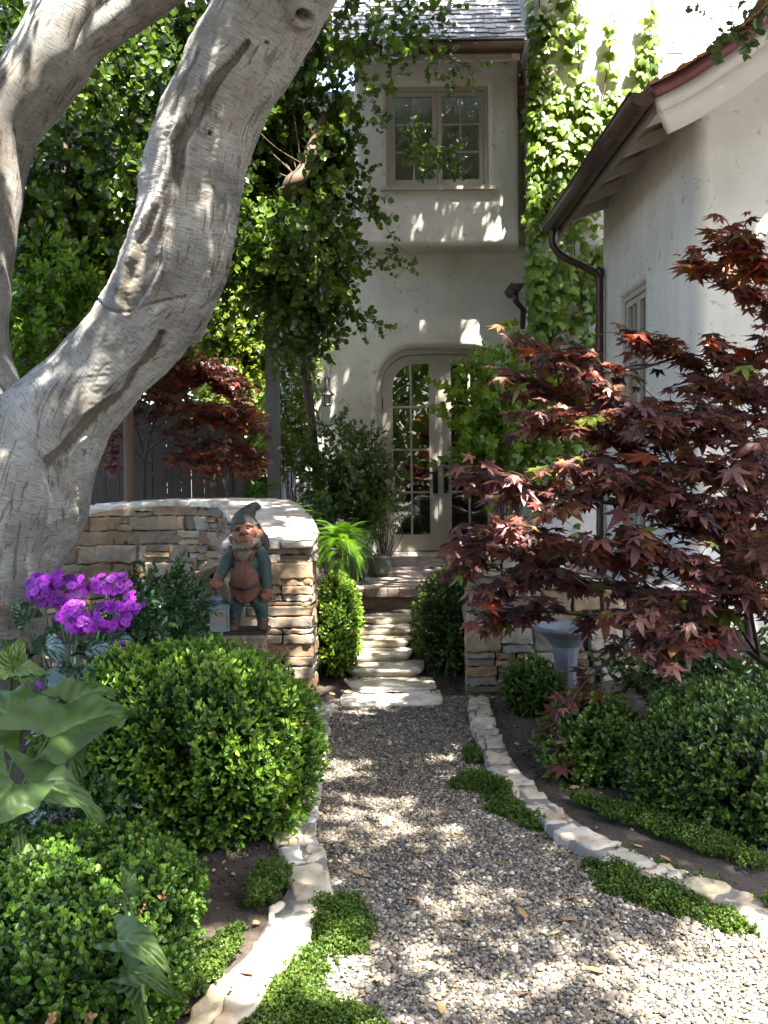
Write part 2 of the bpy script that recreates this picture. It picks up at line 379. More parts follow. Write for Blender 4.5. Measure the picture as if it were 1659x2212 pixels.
def frames(ax, rng, up=None):
    """rotation matrices whose local Z is ax, rolled at random (or local X turned towards up)"""
    ax = nrm(ax); k = len(ax)
    ref = nrm(rng.normal(size=(k, 3))) if up is None else np.broadcast_to(np.asarray(up, float), (k, 3)) + rng.normal(size=(k, 3)) * .15
    x = nrm(ref - ax * (ref * ax).sum(1, keepdims=True)); y = np.cross(ax, x)
    return np.stack([x, y, ax], 2)
def scatter(mb, tmpls, P, ax, rng, smin=.8, smax=1.2, tint=.5, tvar=.15, up=None):
    P = np.asarray(P, float); k = len(P); R = frames(ax, rng, up) * rng.uniform(smin, smax, (k, 1, 1))
    tt = np.broadcast_to(np.asarray(tint, float), (k,)) + rng.normal(size=k) * tvar; w_ = rng.integers(0, len(tmpls), k)
    for i, tm in enumerate(tmpls):
        q = w_ == i; mb.inst(tm, R[q], P[q], tt[q])

# ------------------------------------------------------------------ ground and path
KR = np.array([pxz(x, y, .07)[:2] for x, y in ((1034, 1500), (1045, 1560), (1075, 1630), (1125, 1695), (1200, 1760), (1285, 1815), (1385, 1860), (1495, 1897), (1610, 1940), (1700, 1978))])
KL = np.array([pxz(x, y, .07)[:2] for x, y in ((688, 1515), (672, 1600), (655, 1700), (640, 1785), (659, 1850), (668, 1910), (640, 1957), (595, 2045), (530, 2110), (450, 2205))])
KR = np.vstack([KR, KR[-1] + (.6, -.12), KR[-1] + (1.6, -.3)]); KL = np.vstack([KL, KL[-1] + (-.14, -.28), KL[-1] + (-.35, -.8), KL[-1] + (-.5, -2.0)])
KRs = spline(KR, 160); KLs = spline(KL, 160)
def inpath(x, y):
    """true between the two stone kerbs, and on the open gravel near the camera"""
    x = np.asarray(x); y = np.asarray(y)
    xr = np.interp(y, KRs[::-1, 1], KRs[::-1, 0]); xl = np.interp(y, KLs[::-1, 1], KLs[::-1, 0])
    xr = np.where(y < KRs[-1, 1], 9, xr); xl = np.where(y < KLs[-1, 1], -1.9, xl)
    return (x > xl) & (x < xr) & (y < 6.75)
def zg(x, y):
    x = np.asarray(x, float); y = np.asarray(y, float)
    r = np.interp(y, [6.5, 6.9, 7.2, 7.5, 7.8, 8.06, 8.3, 8.6], [0, .015, .055, .105, .155, .20, .25, .33])
    bed = np.where(inpath(x, y), 0, .035) * smooth(7.2, 6.4, y)
    bed = bed + .10 * smooth(-1.1, -1.8, x) * smooth(4.2, 5.4, y) * smooth(8.5, 7, y) + .08 * smooth(.9, 1.6, x) * smooth(5.2, 6.4, y) * smooth(8.5, 7, y)
    return r + bed
xs = np.concatenate([np.linspace(-90, -7, 14), np.linspace(-6, 6, 161), np.linspace(7, 90, 14)])
ys = np.concatenate([np.linspace(-60, -1, 12), np.linspace(-.5, 10, 141), np.linspace(10.6, 160, 30)])
X, Y = np.meshgrid(xs, ys); Z = zg(X, Y); V = np.stack([X, Y, Z], 2).reshape(-1, 3)
V[:, 2] += noise(V, .8) * .012 * (~inpath(V[:, 0], V[:, 1]))
nx = len(xs); mb = MB()
mb.add(V, [(j * nx + i, j * nx + i + 1, (j + 1) * nx + i + 1, (j + 1) * nx + i) for j in range(len(ys) - 1) for i in range(nx - 1)])
mb.build('ground', M['soil'])['kind'] = 'structure'
# the gravel sheet, one strip per y
mb = MB(); yy = np.linspace(-3, 6.72, 140); V = []; Fq = []
for y in yy:
    xr = np.interp(y, KRs[::-1, 1], KRs[::-1, 0]) if y > KRs[-1, 1] else 6
    xl = np.interp(y, KLs[::-1, 1], KLs[::-1, 0]) if y > KLs[-1, 1] else -1.9
    for t in np.linspace(0, 1, 9): V.append((xl + (xr - xl) * t, y, .006))
for j in range(len(yy) - 1):
    for i in range(8): Fq.append((j * 9 + i, j * 9 + i + 1, j * 9 + i + 10, j * 9 + i + 9))
mb.add(V, Fq); mb.build('gravel_path', M['gravel'])['kind'] = 'structure'

def ico(sub):
    bm = bmesh.new(); bmesh.ops.create_icosphere(bm, subdivisions=sub, radius=1)
    V = np.array([v.co[:] for v in bm.verts]); F_ = [tuple(v.index for v in f.verts) for f in bm.faces]; bm.free(); return V, F_
def pebbles():
    rng = np.random.default_rng(3); mb = MB()
    for (y0, y1, n, sub) in ((2.3, 4.2, 40000, 2), (4.2, 6.75, 52000, 1)):
        y = rng.uniform(y0, y1, n * 4); hw = .40 * y + .1; x = rng.uniform(-1, 1, n * 4) * hw
        ok = inpath(x, y); x = x[ok][:n]; y = y[ok][:n]; k = len(x)
        P = np.stack([x, y, .006 + rng.uniform(-.002, .009, k)], 1)
        ts = []
        for v in range(5):
            V, F_ = ico(sub); r2 = np.random.default_rng(40 + v)
            V = V * (1 + noise(V + v * 3.1, .22, 2)[:, None] * .16); ts.append(pack(V, F_))
        a = rng.uniform(0, 6.28, k); s = rng.gamma(9, .00053, k) * rng.choice([1, 1, 1, 1.45], k); sx = s * rng.uniform(1.0, 1.5, k); sz = s * rng.uniform(.55, .85, k)
        R = np.zeros((k, 3, 3)); R[:, 0, 0] = np.cos(a) * sx; R[:, 1, 0] = np.sin(a) * sx; R[:, 0, 1] = -np.sin(a) * s; R[:, 1, 1] = np.cos(a) * s; R[:, 2, 2] = sz
        R[:, 2, 0] = rng.normal(size=k) * .2 * s; R[:, 2, 1] = rng.normal(size=k) * .2 * s
        t = rng.beta(1.5, 1.5, k); w_ = rng.integers(0, 5, k)
        for i in range(5): mb.inst(ts[i], R[w_ == i], P[w_ == i], t[w_ == i])
    tag(mb.build('gravel', M['pebble']), 'grey and tan pea gravel covering the garden path', 'gravel', None, 'stuff')
pebbles()

# ------------------------------------------------------------------ stones
_cg = {}
def cubegrid(nx, ny, nz):
    if (nx, ny, nz) in _cg: return _cg[(nx, ny, nz)]
    idx = {}; V = []; F_ = []
    def vi(i, j, k):
        if (i, j, k) not in idx: idx[(i, j, k)] = len(V); V.append((2 * i / nx - 1, 2 * j / ny - 1, 2 * k / nz - 1))
        return idx[(i, j, k)]
    for i in range(nx):
        for j in range(ny):
            F_.append((vi(i, j, 0), vi(i, j + 1, 0), vi(i + 1, j + 1, 0), vi(i + 1, j, 0))); F_.append((vi(i, j, nz), vi(i + 1, j, nz), vi(i + 1, j + 1, nz), vi(i, j + 1, nz)))
    for i in range(nx):
        for k in range(nz):
            F_.append((vi(i, 0, k), vi(i + 1, 0, k), vi(i + 1, 0, k + 1), vi(i, 0, k + 1))); F_.append((vi(i, ny, k), vi(i, ny, k + 1), vi(i + 1, ny, k + 1), vi(i + 1, ny, k)))
    for j in range(ny):
        for k in range(nz):
            F_.append((vi(0, j, k), vi(0, j, k + 1), vi(0, j + 1, k + 1), vi(0, j + 1, k))); F_.append((vi(nx, j, k), vi(nx, j + 1, k), vi(nx, j + 1, k + 1), vi(nx, j, k + 1)))
    _cg[(nx, ny, nz)] = (np.array(V), F_); return _cg[(nx, ny, nz)]
def stone(mb, c, h, rot, seed, T, r=.012, amp=.008, res=(8, 5, 5), skew=.1):
    """a split stone: rounded edges, rough faces, slightly skewed"""
    V, F_ = cubegrid(*res); h = np.asarray(h, float); rng = np.random.default_rng(seed)
    V = np.sign(V) * np.abs(V) ** .6; P = V * h; r = min(r, h.min() * .7); q = np.clip(P, -(h - r), h - r); d = P - q
    l = np.linalg.norm(d, axis=1, keepdims=True); P = q + d / np.maximum(l, 1e-9) * np.minimum(l, r)
    P = P * (1 + (rng.uniform(-skew, skew, 3) * V[:, [1, 2, 0]]) * .5)
    o = rng.uniform(0, 50, 3)
    P = P + nrm(V) * (noise(P + o, 10, 3) * amp)[:, None]
    mb.add(P @ np.asarray(rot).T + np.asarray(c, float), F_, np.clip(T + rng.normal() * .02, 0, 1))

def stone_wall(root, path, zbase, top, thick, seed, core_in=.035, end_rough=True, cap=True, course=(.09, .19), length=(.10, .27)):
    """dry-laid wall along a plan path: courses of split stones, dark joints, a coping on top"""
    rng = np.random.default_rng(seed); Ps = spline(path, 200); seg = np.concatenate([[0], np.cumsum(np.linalg.norm(np.diff(Ps, axis=0), axis=1))]); S = seg[-1]
    pos = lambda s: np.array([np.interp(s, seg, Ps[:, 0]), np.interp(s, seg, Ps[:, 1])])
    def fr(s):
        a, b = pos(max(0, s - .03)), pos(min(S, s + .03)); t = (b - a) / np.linalg.norm(b - a); return t
    mb = MB(); z = min(zbase(s) for s in np.linspace(0, S, 9)) - .05; zmax = max(top(s) for s in np.linspace(0, S, 30))
    while z < zmax:
        hh = rng.uniform(*course); s = -rng.uniform(0, .02)
        while s < S:
            L = rng.uniform(*length) * (.55 + hh * 5); e = s + L
            if S - e < .09: e = S + rng.uniform(-.012, .012)
            sm = min(max((s + e) / 2, 0), S); tp = top(sm); h2 = hh
            if z + hh > tp: h2 = tp - z
            if z + hh > tp - .03: h2 = tp - z
            if h2 > .018 and z + h2 > zbase(sm) - .05:
                t = fr(sm); rot = np.array([[t[0], -t[1], 0], [t[1], t[0], 0], [0, 0, 1]]); p = pos(sm)
                k = 1 if h2 < .07 else (rng.choice([1, 2, 3], p=[.4, .4, .2]) if h2 > .11 else rng.choice([1, 2], p=[.6, .4]))
                cuts = np.cumsum(rng.uniform(.6, 1.4, k)); cuts = np.concatenate([[0], cuts / cuts[-1]]) * h2
                for q in range(k):
                    tilt = rng.normal() * .022; ct, st_ = math.cos(tilt), math.sin(tilt); rr = rot @ np.array([[ct, 0, -st_], [0, 1, 0], [st_, 0, ct]])
                    if e > S - .03:                 # the end of the wall is laid two or three stones wide
                        cc = np.array([-thick / 2, rng.uniform(-.4, .4) * thick, thick / 2]) if rng.random() < .75 else np.array([-thick / 2, -thick * .18, thick * .15, thick / 2])
                        for c0, c1 in zip(cc[:-1], cc[1:]):
                            stone(mb, (p[0] - t[1] * (c0 + c1) / 2 + t[0] * rng.uniform(-.014, .01), p[1] + t[0] * (c0 + c1) / 2 + t[1] * rng.uniform(-.014, .01), z + (cuts[q] + cuts[q + 1]) / 2), ((e - s) / 2 - .004, (c1 - c0) / 2 - .004, (cuts[q + 1] - cuts[q]) / 2 - .003), rr, int(rng.integers(1e9)), rng.uniform(0, 1), .005, .010, (7, 11, 6), .12)
                        continue
                    stone(mb, (p[0], p[1], z + (cuts[q] + cuts[q + 1]) / 2), ((e - s) / 2 - .004, thick / 2 + rng.uniform(-.022, .014), (cuts[q + 1] - cuts[q]) / 2 - .0025), rr, int(rng.integers(1e9)), rng.uniform(0, 1), .005, .010, (12, 6, 6), .12)
            s = e + .001
        z += hh
    mb.build('stonework', M['stone'], root)
    # the core between the faces
    mb = MB(); n = 40; V = []; Fq = []
    for i, s in enumerate(np.linspace(.04, S - .04, n)):
        p = pos(s); t = fr(s); nn = np.array([-t[1], t[0]]) * (thick / 2 - core_in)
        for sg in (-1, 1):
            V += [(*(p + nn * sg), zbase(s) - .1), (*(p + nn * sg), top(s) - .02)]
    for i in range(n - 1):
        a = i * 4; b = a + 4; Fq += [(a, b, b + 1, a + 1), (a + 2, a + 3, b + 3, b + 2), (a + 1, b + 1, b + 3, a + 3)]
    Fq += [(0, 1, 3, 2), (n * 4 - 4, n * 4 - 2, n * 4 - 1, n * 4 - 3)]
    mb.add(V, Fq); mb.build('joints', M['darkmortar'], root)
    if cap:
        mb = MB(); s = -.02
        while s < S - .05:
            L = rng.uniform(.26, .44); e = min(s + L, S + .02)
            if S - e < .15: e = S + .02
            sm = min(max((s + e) / 2, 0.01), S - .01); p = pos(sm); t = fr(sm); dz = (top(min(S, sm + .1)) - top(max(0, sm - .1))) / (min(S, sm + .1) - max(0, sm - .1))
            tx = nrm(np.array([t[0], t[1], dz])); ny = np.array([-t[1], t[0], 0]); nz = np.cross(tx, ny); rot = np.stack([tx, ny, nz], 1)
            cut = rng.uniform(-.3, .3) * thick; parts = [(-thick / 2 - .012, cut), (cut, thick / 2 + .012)] if rng.random() < .6 else [(-thick / 2 - .012, thick / 2 + .012)]
            for a, b in parts:
                stone(mb, (p[0] + ny[0] * (a + b) / 2, p[1] + ny[1] * (a + b) / 2, top(sm) + .012), ((e - s) / 2 * 1.04 - .003, (b - a) / 2 - .003, .028 + rng.uniform(-.004, .004)), rot, int(rng.integers(1e9)), rng.uniform(0, 1), .014, .006, (9, 7, 3), .06)
            s = e
        mb.build('coping', M['capstone'], root)

wl = thing('stone_wall', 'curved tan ledgestone wall with pale coping behind the garden gnome', 'stone wall', (-.8, 7, 0))
pathL = np.array([(-3.4, 8.2), (-2.6, 8.72), (-1.8, 8.8), (-1.2, 8.45), (-.90, 7.75), (-.79, 7.2), (-.79, 6.78)])
_SL = sum(np.linalg.norm(pathL[i + 1] - pathL[i]) for i in range(6))
stone_wall(wl, pathL, lambda s: .02 + .25 * max(0, 1 - s / _SL) ** .5, lambda s: 1.055 + .21 * float(smooth(_SL, _SL - 1.6, s)) - .10 * float(smooth(_SL - 2.3, 0, s)), .60, 21)
mb = MB()
for i, (z0, z1) in enumerate(((-.05, .17), (.17, .32), (.32, .50), (.50, .66), (.66, .84))):
    stone(mb, (-1.19 + .012 * (i % 2), 6.93, (z0 + z1) / 2), (.145, .17, (z1 - z0) / 2 - .004), np.eye(3), 300 + i, (.25, .05, .5, .9, .12)[i], .016, .011, (8, 6, 6), .05)
rt = np.array(Matrix.Rotation(math.radians(-20), 3, 'Y')); stone(mb, (-1.17, 6.93, .885), (.17, .18, .028), rt, 311, .3, .014, .006)
mb.build('shoulder', M['stone'], wl)
wr = thing('stone_wall', 'straight tan ledgestone wall behind the red maple and the urn', 'stone wall', (1.2, 6.95, 0))
stone_wall(wr, np.array([(.56, 6.98), (1.0, 6.96), (1.5, 6.96), (2.06, 7.1)]), lambda s: 0.0, lambda s: 1.0 - .30 * float(smooth(.2, 1.1, s)), .42, 35)

# low stone border in the right bed
lb = MB()
for i in range(6):
    p = spline(at([(1360, 1470, 6.15), (1400, 1480, 5.9), (1440, 1505, 5.6), (1470, 1540, 5.25)]), 6)[i]
    stone(lb, (p[0], p[1], .12), (.14, .11, .11), np.array(Matrix.Rotation(-.9 + .15 * i, 3, 'Z')), 500 + i, .1 + .15 * i, .02, .012)
tag(lb.build('stone_border', M['stone']), 'low row of rough stones edging the dark bed beyond the right hedge', 'stone border')

# kerbs
def kerb(path, wd, seed, label, h=.062):
    root = thing('stone_kerb', label, 'kerb', (path[0][0], path[0][1], 0)); rng = np.random.default_rng(seed)
    Ps = path; seg = np.concatenate([[0], np.cumsum(np.linalg.norm(np.diff(Ps, axis=0), axis=1))]); S = seg[-1]; s = 0; mb = MB()
    pos = lambda q: np.array([np.interp(q, seg, Ps[:, 0]), np.interp(q, seg, Ps[:, 1])])
    while s < S:
        e = min(S, s + rng.uniform(.12, .36)); m = (s + e) / 2; a, b = pos(max(0, m - .05)), pos(min(S, m + .05)); t = (b - a) / np.linalg.norm(b - a)
        rot = np.array([[t[0], -t[1], 0], [t[1], t[0], 0], [0, 0, 1]]); c = pos(m); nn = np.array([-t[1], t[0]])
        cut = rng.uniform(-.25, .25) * wd if rng.random() < .5 else None
        for (u, v) in ([(-wd / 2, wd / 2)] if cut is None else [(-wd / 2, cut), (cut, wd / 2)]):
            q = c + nn * (u + v) / 2; hh = h * rng.uniform(.92, 1.1)
            rz = np.array(Matrix.Rotation(rng.normal() * .10, 3, 'Z'))
            stone(mb, (q[0], q[1], hh / 2), ((e - s) / 2 * rng.uniform(.78, .97), (v - u) / 2 * rng.uniform(.80, .97), hh / 2), rot @ rz, int(rng.integers(1e9)), rng.uniform(0, 1), .011, .013, (10, 8, 4), .22)
        s = e + .004
    mb.build('kerb_stone_row', M['kerbstone'], root)
    mb = MB(); V = []; n = 110
    for q in np.linspace(0, S, n):
        a, b = pos(max(0, q - .05)), pos(min(S, q + .05)); t = (b - a) / np.linalg.norm(b - a); nn = np.array([-t[1], t[0]]) * (wd / 2 - .006); c = pos(q)
        V += [(*(c + nn), -.02), (*(c + nn), h * .88), (*(c - nn), h * .88), (*(c - nn), -.02)]
    mb.add(V, [(i * 4 + j, i * 4 + j + 1, i * 4 + j + 5, i * 4 + j + 4) for i in range(n - 1) for j in range(3)]); mb.build('mortar_bed', M['mortar'], root)
kerb(KRs, .145, 8, 'pale mortared stone kerb curving along the bed with the red maple'); kerb(KLs, .170, 9, 'pale mortared stone kerb winding beside the clipped boxwood on the gnome side', .06)

# stepping stones
SF = [(1522, 1486, 733, 958, 6.53, .03), (1489, 1448, 745, 945, 6.92, .05), (1450, 1419, 740, 918, 7.22, .11), (1418, 1386, 745, 895, 7.52, .16), (1388, 1362, 755, 898, 7.8, .21), (1362, 1338, 760, 912, 8.06, .26), (1338, 1313, 790, 905, 8.30, .31)]
SL = ['lowest cream slab of the stepping stones, straight-edged where the gravel starts', 'second stepping slab up from the gravel, wide with a ragged front', 'third stepping slab up from the gravel, tapering at its sunny end', 'middle slab of the seven stepping stones', 'third slab down from the brick terrace step', 'second slab down from the brick terrace step', 'topmost and narrowest stepping slab against the brick terrace step']
for i, (yf, yb, x0, x1, d, z) in enumerate(SF):
    a = pxz(x0, yf, z); b = pxz(x1, yf, z); e = pxz((x0 + x1) / 2, yb, z); mbs = MB(); rng = np.random.default_rng(60 + i)
    n = 28; th = np.linspace(0, 2 * math.pi, n, endpoint=False); hx = (b[0] - a[0]) / 2; hy = (e[1] - a[1]) / 2 + .005
    cx, cy = (a[0] + b[0]) / 2, a[1] + hy - .01; ex = .30 if i == 0 else .48
    ring = np.stack([np.sign(np.cos(th)) * np.abs(np.cos(th)) ** ex * hx, np.sign(np.sin(th)) * np.abs(np.sin(th)) ** ex * hy], 1)
    nn = np.stack([ring[:, 0], ring[:, 1], th * 0 + i * 5], 1); wob = 1 + noise(nn, 1.3, 3) * (.04 if i == 0 else .12)
    ring = ring * wob[:, None]; V = []
    for (sc, zz) in ((.80, -.10), (.90, -.045), (.985, -.022), (1.0, -.008), (.975, .0), (.5, .003)):
        V += [(cx + p[0] * sc, cy + p[1] * sc, z + zz + noise(np.array([[p[0] * sc, p[1] * sc, i]]), 2.2)[0] * .005) for p in ring]
    Fq = [(r * n + j, r * n + (j + 1) % n, (r + 1) * n + (j + 1) % n, (r + 1) * n + j) for r in range(5) for j in range(n)] + [tuple(range(5 * n, 6 * n))]
    mbs.add(V, Fq, rng.uniform(0, 1)); tag(mbs.build('stepping_stone', M['flag']), SL[i], 'stepping stone', 'stepping stones up to the terrace')

# brick terrace
tb = MB(); rng = np.random.default_rng(4); TZ = .51; TY = 8.62
tb.box((.45, (TY + .03 + 11.95) / 2, (TZ - .03) / 2 + .05), (1.75, (11.95 - TY) / 2 - .03, (TZ - .03) / 2 - .05), None, .2)
bl, bw = .2, .1
c45, s45 = math.cos(math.radians(45)), math.sin(math.radians(45)); Rz = np.array([[c45, -s45, 0], [s45, c45, 0], [0, 0, 1]])
for i in range(-40, 40):
    for j in range(-14, 14):
        for (o, rr) in (((0, 0), 0), ((bl * .75, bw * .5 - bl * .25), 1)):
            u = i * bw + j * bl * 1.0 + o[0]; v = i * bw - j * bl + o[1]
            p = Rz[:2, :2] @ np.array([u, v]) + np.array([.45, 10.2])
            if -1.2 < p[0] < 2.1 and TY + .16 < p[1] < 11.72:
                R = Rz @ (np.eye(3) if rr == 0 else np.array([[0, -1, 0], [1, 0, 0], [0, 0, 1]]))
                tb.box((p[0], p[1], TZ - .018 + rng.uniform(-.002, .002)), (bl / 2 - .005, bw / 2 - .005, .02), R, rng.uniform(0, 1))
for i in range(34):
    tb.box((-1.25 + i * .102, TY + .075, TZ - .03 + rng.uniform(-.003, .003)), (.047, .085, .035), None, rng.uniform(.3, 1))
o = tb.build('brick_terrace', M['brick'], None, False); o['kind'] = 'structure'; o['label'] = 'red brick terrace in front of the arched door'
# ------------------------------------------------------------------ the cottage
house = thing('cottage', 'pale plastered cottage with arched glass door, upper bay and grey shingle roofs', 'house', (.6, 11.8, .4))
def loop_off(L, d):
    L = np.asarray(L, float); a = np.roll(L, 1, 0); b = np.roll(L, -1, 0); e1 = nrm(L - a); e2 = nrm(b - L)
    n1 = np.stack([e1[:, 1], -e1[:, 0]], 1); n2 = np.stack([e2[:, 1], -e2[:, 0]], 1); n = nrm(n1 + n2); c = np.maximum((n * n1).sum(1), .5)
    return L + n * (d / c)[:, None]              # positive = outwards of a counter-clockwise loop
def densify(L, step):
    out = []; L = np.asarray(L, float)
    for i in range(len(L)):
        a, b = L[i], L[(i + 1) % len(L)]; k = max(1, int(np.linalg.norm(b - a) / step))
        out += [a + (b - a) * q / k for q in range(k)]
    return np.array(out)
def panel(mb, outer, holes, mp, thick=.3, r=.04, rh=.03, hdepth=None, wob=.0):
    """plaster panel in (u, v) with rounded edges; mp(u, v, depth) -> xyz; holes get a rounded reveal"""
    outer = densify(outer, .25); bm = bmesh.new(); hdepth = hdepth or thick
    def ring(L): return [bm.verts.new((p[0], p[1], 0)) for p in L]
    segs = 5; edges = []; strips = []
    for L, sg, rr, dep in [(outer, -1, r, thick)] + [(densify(h, .2), 1, rh, hdepth) for h in holes]:
        rings = []
        for k in range(segs + 1):
            a = k / segs * math.pi / 2; Lk = loop_off(L, sg * rr * (1 - math.sin(a))); rings.append((Lk, rr * (1 - math.cos(a))))
        rings.append((L, dep)); vs = []
        for Lk, dd in rings:
            vs.append([bm.verts.new((p[0], p[1], dd)) for p in Lk])
        n = len(L)
        for q in range(len(vs) - 1):
            for i in range(n):
                f = (vs[q][i], vs[q][(i + 1) % n], vs[q + 1][(i + 1) % n], vs[q + 1][i]); bm.faces.new(f if sg > 0 else f[::-1])
        edges += [bm.edges.get((vs[0][i], vs[0][(i + 1) % n])) for i in range(n)]
    bmesh.ops.triangle_fill(bm, use_beauty=True, use_dissolve=False, edges=edges, normal=(0, 0, -1))
    bm.verts.index_update(); V = np.array([v.co[:] for v in bm.verts]); Fc = [tuple(v.index for v in f.verts) for f in bm.faces]; bm.free()
    mb.add(np.array([mp(*v) for v in V]), Fc)
def rect(u0, v0, u1, v1): return [(u0, v0), (u1, v0), (u1, v1), (u0, v1)]
FY = 11.8; BY = 11.45
s_f = F / FY
def fx(x): return px(x, 1000, FY)[0]
def fz(y): return px(830, y, FY)[2]
DX = px(953, 1000, FY)[0]; DW = .75; DT = 2.93; DR = .44
def arch(cx, hw, z0, z1, r, n=12):
    L = [(cx - hw, z0), (cx + hw, z0)]
    L += [(cx + hw - r + r * math.cos(a), z1 - r + r * math.sin(a)) for a in np.linspace(0, math.pi / 2, n)]
    L += [(cx - hw + r - r * math.sin(a), z1 - r + r * math.cos(a)) for a in np.linspace(0, math.pi / 2, n)]
    return L
def smooth_by_angle(o, deg=35):
    me = o.data; me.polygons.foreach_set('use_smooth', [True] * len(me.polygons))
    bm = bmesh.new(); bm.from_mesh(me)
    for e in bm.edges: e.smooth = e.calc_face_angle(0) < math.radians(deg)
    bm.to_mesh(me); bm.free(); return o
mb = MB()
panel(mb, [(-1.22, .3), (3.4, .3), (3.4, 5.9), (-1.22, 5.9)], [arch(DX, DW, .505, DT, DR)], lambda u, v, d: (u, FY + d, v), .35, .05, .07, .30)
# the foot of the wall swells outwards at its left corner
smooth_by_angle(mb.build('facade', M['plaster'], house))
mb = MB()    # side wall of the main house, going back
mb.box((-1.05, 14.1, 3.2), (.16, 1.95, 2.9)); mb.build('side_wall', M['plaster'], house, False)
bx0, bx1 = px(768, 400, BY)[0], px(1121, 400, BY)[0]; bz0, bz1 = px(940, 531, BY)[2], px(940, 88, BY)[2]
wx0, wx1 = px(834, 300, BY)[0], px(1056, 300, BY)[0]; wz0, wz1 = px(945, 404, BY)[2], px(945, 184, BY)[2]
mb = MB(); panel(mb, rect(bx0, bz0, bx1, bz1), [rect(wx0, wz0, wx1, wz1)], lambda u, v, d: (u, BY + d, v), .34, .06, .05, .16)
mb.add([(bx0, BY + .3, bz0 + .004), (bx1, BY + .3, bz0 + .004), (bx1, BY + .04, bz0 + .004), (bx0, BY + .04, bz0 + .004)], [(0, 1, 2, 3)])
smooth_by_angle(mb.build('upper_bay', M['plaster'], house))
# rooms behind the glass
mb = MB()
for (x0, x1, y0, y1, z0, z1) in ((DX - 1.3, DX + 1.3, 12.16, 15, .45, 3.3), (wx0 - .2, wx1 + .2, BY + .36, 13.6, wz0 - .3, wz1 + .2)):
    V = [(x, y, z) for x in (x0, x1) for y in (y0, y1) for z in (z0, z1)]
    mb.add(V, [(0, 1, 3, 2), (4, 6, 7, 5), (2, 3, 7, 6), (0, 2, 6, 4), (1, 5, 7, 3)])
mb.build('dark_room', M['dark'], house, False)

# bay window: two casements of 2 x 3 panes
def casement_window(name, mp, u0, v0, u1, v1, ncas, cols, rows, label=None, fr=.045, sash=.05, dep=.05, glass='glass'):
    fo = MB(); cu = (u0 + u1) / 2
    def bx(mb_, a0, b0, a1, b1, d0, d1):
        V = [mp(u, v, d) for u in (a0, a1) for v in (b0, b1) for d in (d0, d1)]
        mb_.add(V, [(0, 1, 3, 2), (4, 6, 7, 5), (0, 4, 5, 1), (2, 3, 7, 6), (0, 2, 6, 4), (1, 5, 7, 3)])
    bx(fo, u0, v0, u0 + fr, v1, dep, dep + .09); bx(fo, u1 - fr, v0, u1, v1, dep, dep + .09)
    bx(fo, u0 + fr, v1 - fr, u1 - fr, v1, dep, dep + .09); bx(fo, u0 + fr, v0, u1 - fr, v0 + fr, dep, dep + .09)
    f = fo.build(name, M['taupe'], house, False)
    if label: f['label'] = label
    W = (u1 - u0 - 2 * fr) / ncas; g = .004
    for i in range(ncas):
        a0 = u0 + fr + W * i + g; a1 = a0 + W - 2 * g; b0 = v0 + fr + g; b1 = v1 - fr - g; s = MB(); d0, d1 = dep + .018, dep + .062
        bx(s, a0, b0, a0 + sash, b1, d0, d1); bx(s, a1 - sash, b0, a1, b1, d0, d1); bx(s, a0 + sash, b0, a1 - sash, b0 + sash, d0, d1); bx(s, a0 + sash, b1 - sash, a1 - sash, b1, d0, d1)
        A0, A1, B0, B1 = a0 + sash, a1 - sash, b0 + sash, b1 - sash
        for c in range(1, cols): x = A0 + (A1 - A0) * c / cols; bx(s, x - .011, B0, x + .011, B1, d0 + .006, d1 - .004)
        xs_ = [A0] + [A0 + (A1 - A0) * c / cols for c in range(1, cols)] + [A1]
        for r in range(1, rows):
            y = B0 + (B1 - B0) * r / rows
            for c in range(cols): bx(s, xs_[c] + (.011 if c else 0), y - .011, xs_[c + 1] - (.011 if c < cols - 1 else 0), y + .011, d0 + .006, d1 - .004)
        so_ = s.build('sash', M['taupe'], f, False)
        p = MB(); p.add([mp(A0, B0, d0 + .028), mp(A1, B0, d0 + .028), mp(A1, B1, d0 + .028), mp(A0, B1, d0 + .028)], [(0, 1, 2, 3)]); p.build('pane', M[glass], f, False)
    return f
bm_ = lambda u, v, d: (u, BY + d, v)
fw = casement_window('window', bm_, wx0 + .002, wz0 + .002, wx1 - .002, wz1 - .002, 2, 2, 3, 'upper bay window of two casements with small panes')
mb = MB(); mb.box(((wx0 + wx1) / 2, BY + .01, wz0 - .022), ((wx1 - wx0) / 2 + .07, .065, .019)); mb.build('sill', M['taupe'], fw, False)
# a swagged curtain behind the right casement
mb = MB(); n, m_ = 16, 40; V = []
cu0, cu1 = (wx0 + wx1) / 2 + .08, wx1 - .03
for i in range(n):
    t = i / (n - 1)
    for j in range(m_):
        s_ = j / (m_ - 1); a = cu1 - (cu1 - cu0) * (s_ * (.25 + .75 * t)); zt = wz1 - .02 - t * (.52 * (1 - s_) + .78 * s_ ** 1.4 * .98) * (1.0)
        V.append((a, BY + .42 + .03 * math.sin(j * 1.3 + t * 4) + .02 * math.sin(j * .5), zt))
mb.add(V, [(i * m_ + j, i * m_ + j + 1, (i + 1) * m_ + j + 1, (i + 1) * m_ + j) for i in range(n - 1) for j in range(m_ - 1)]); mb.build('curtain', M['curtain'], fw)

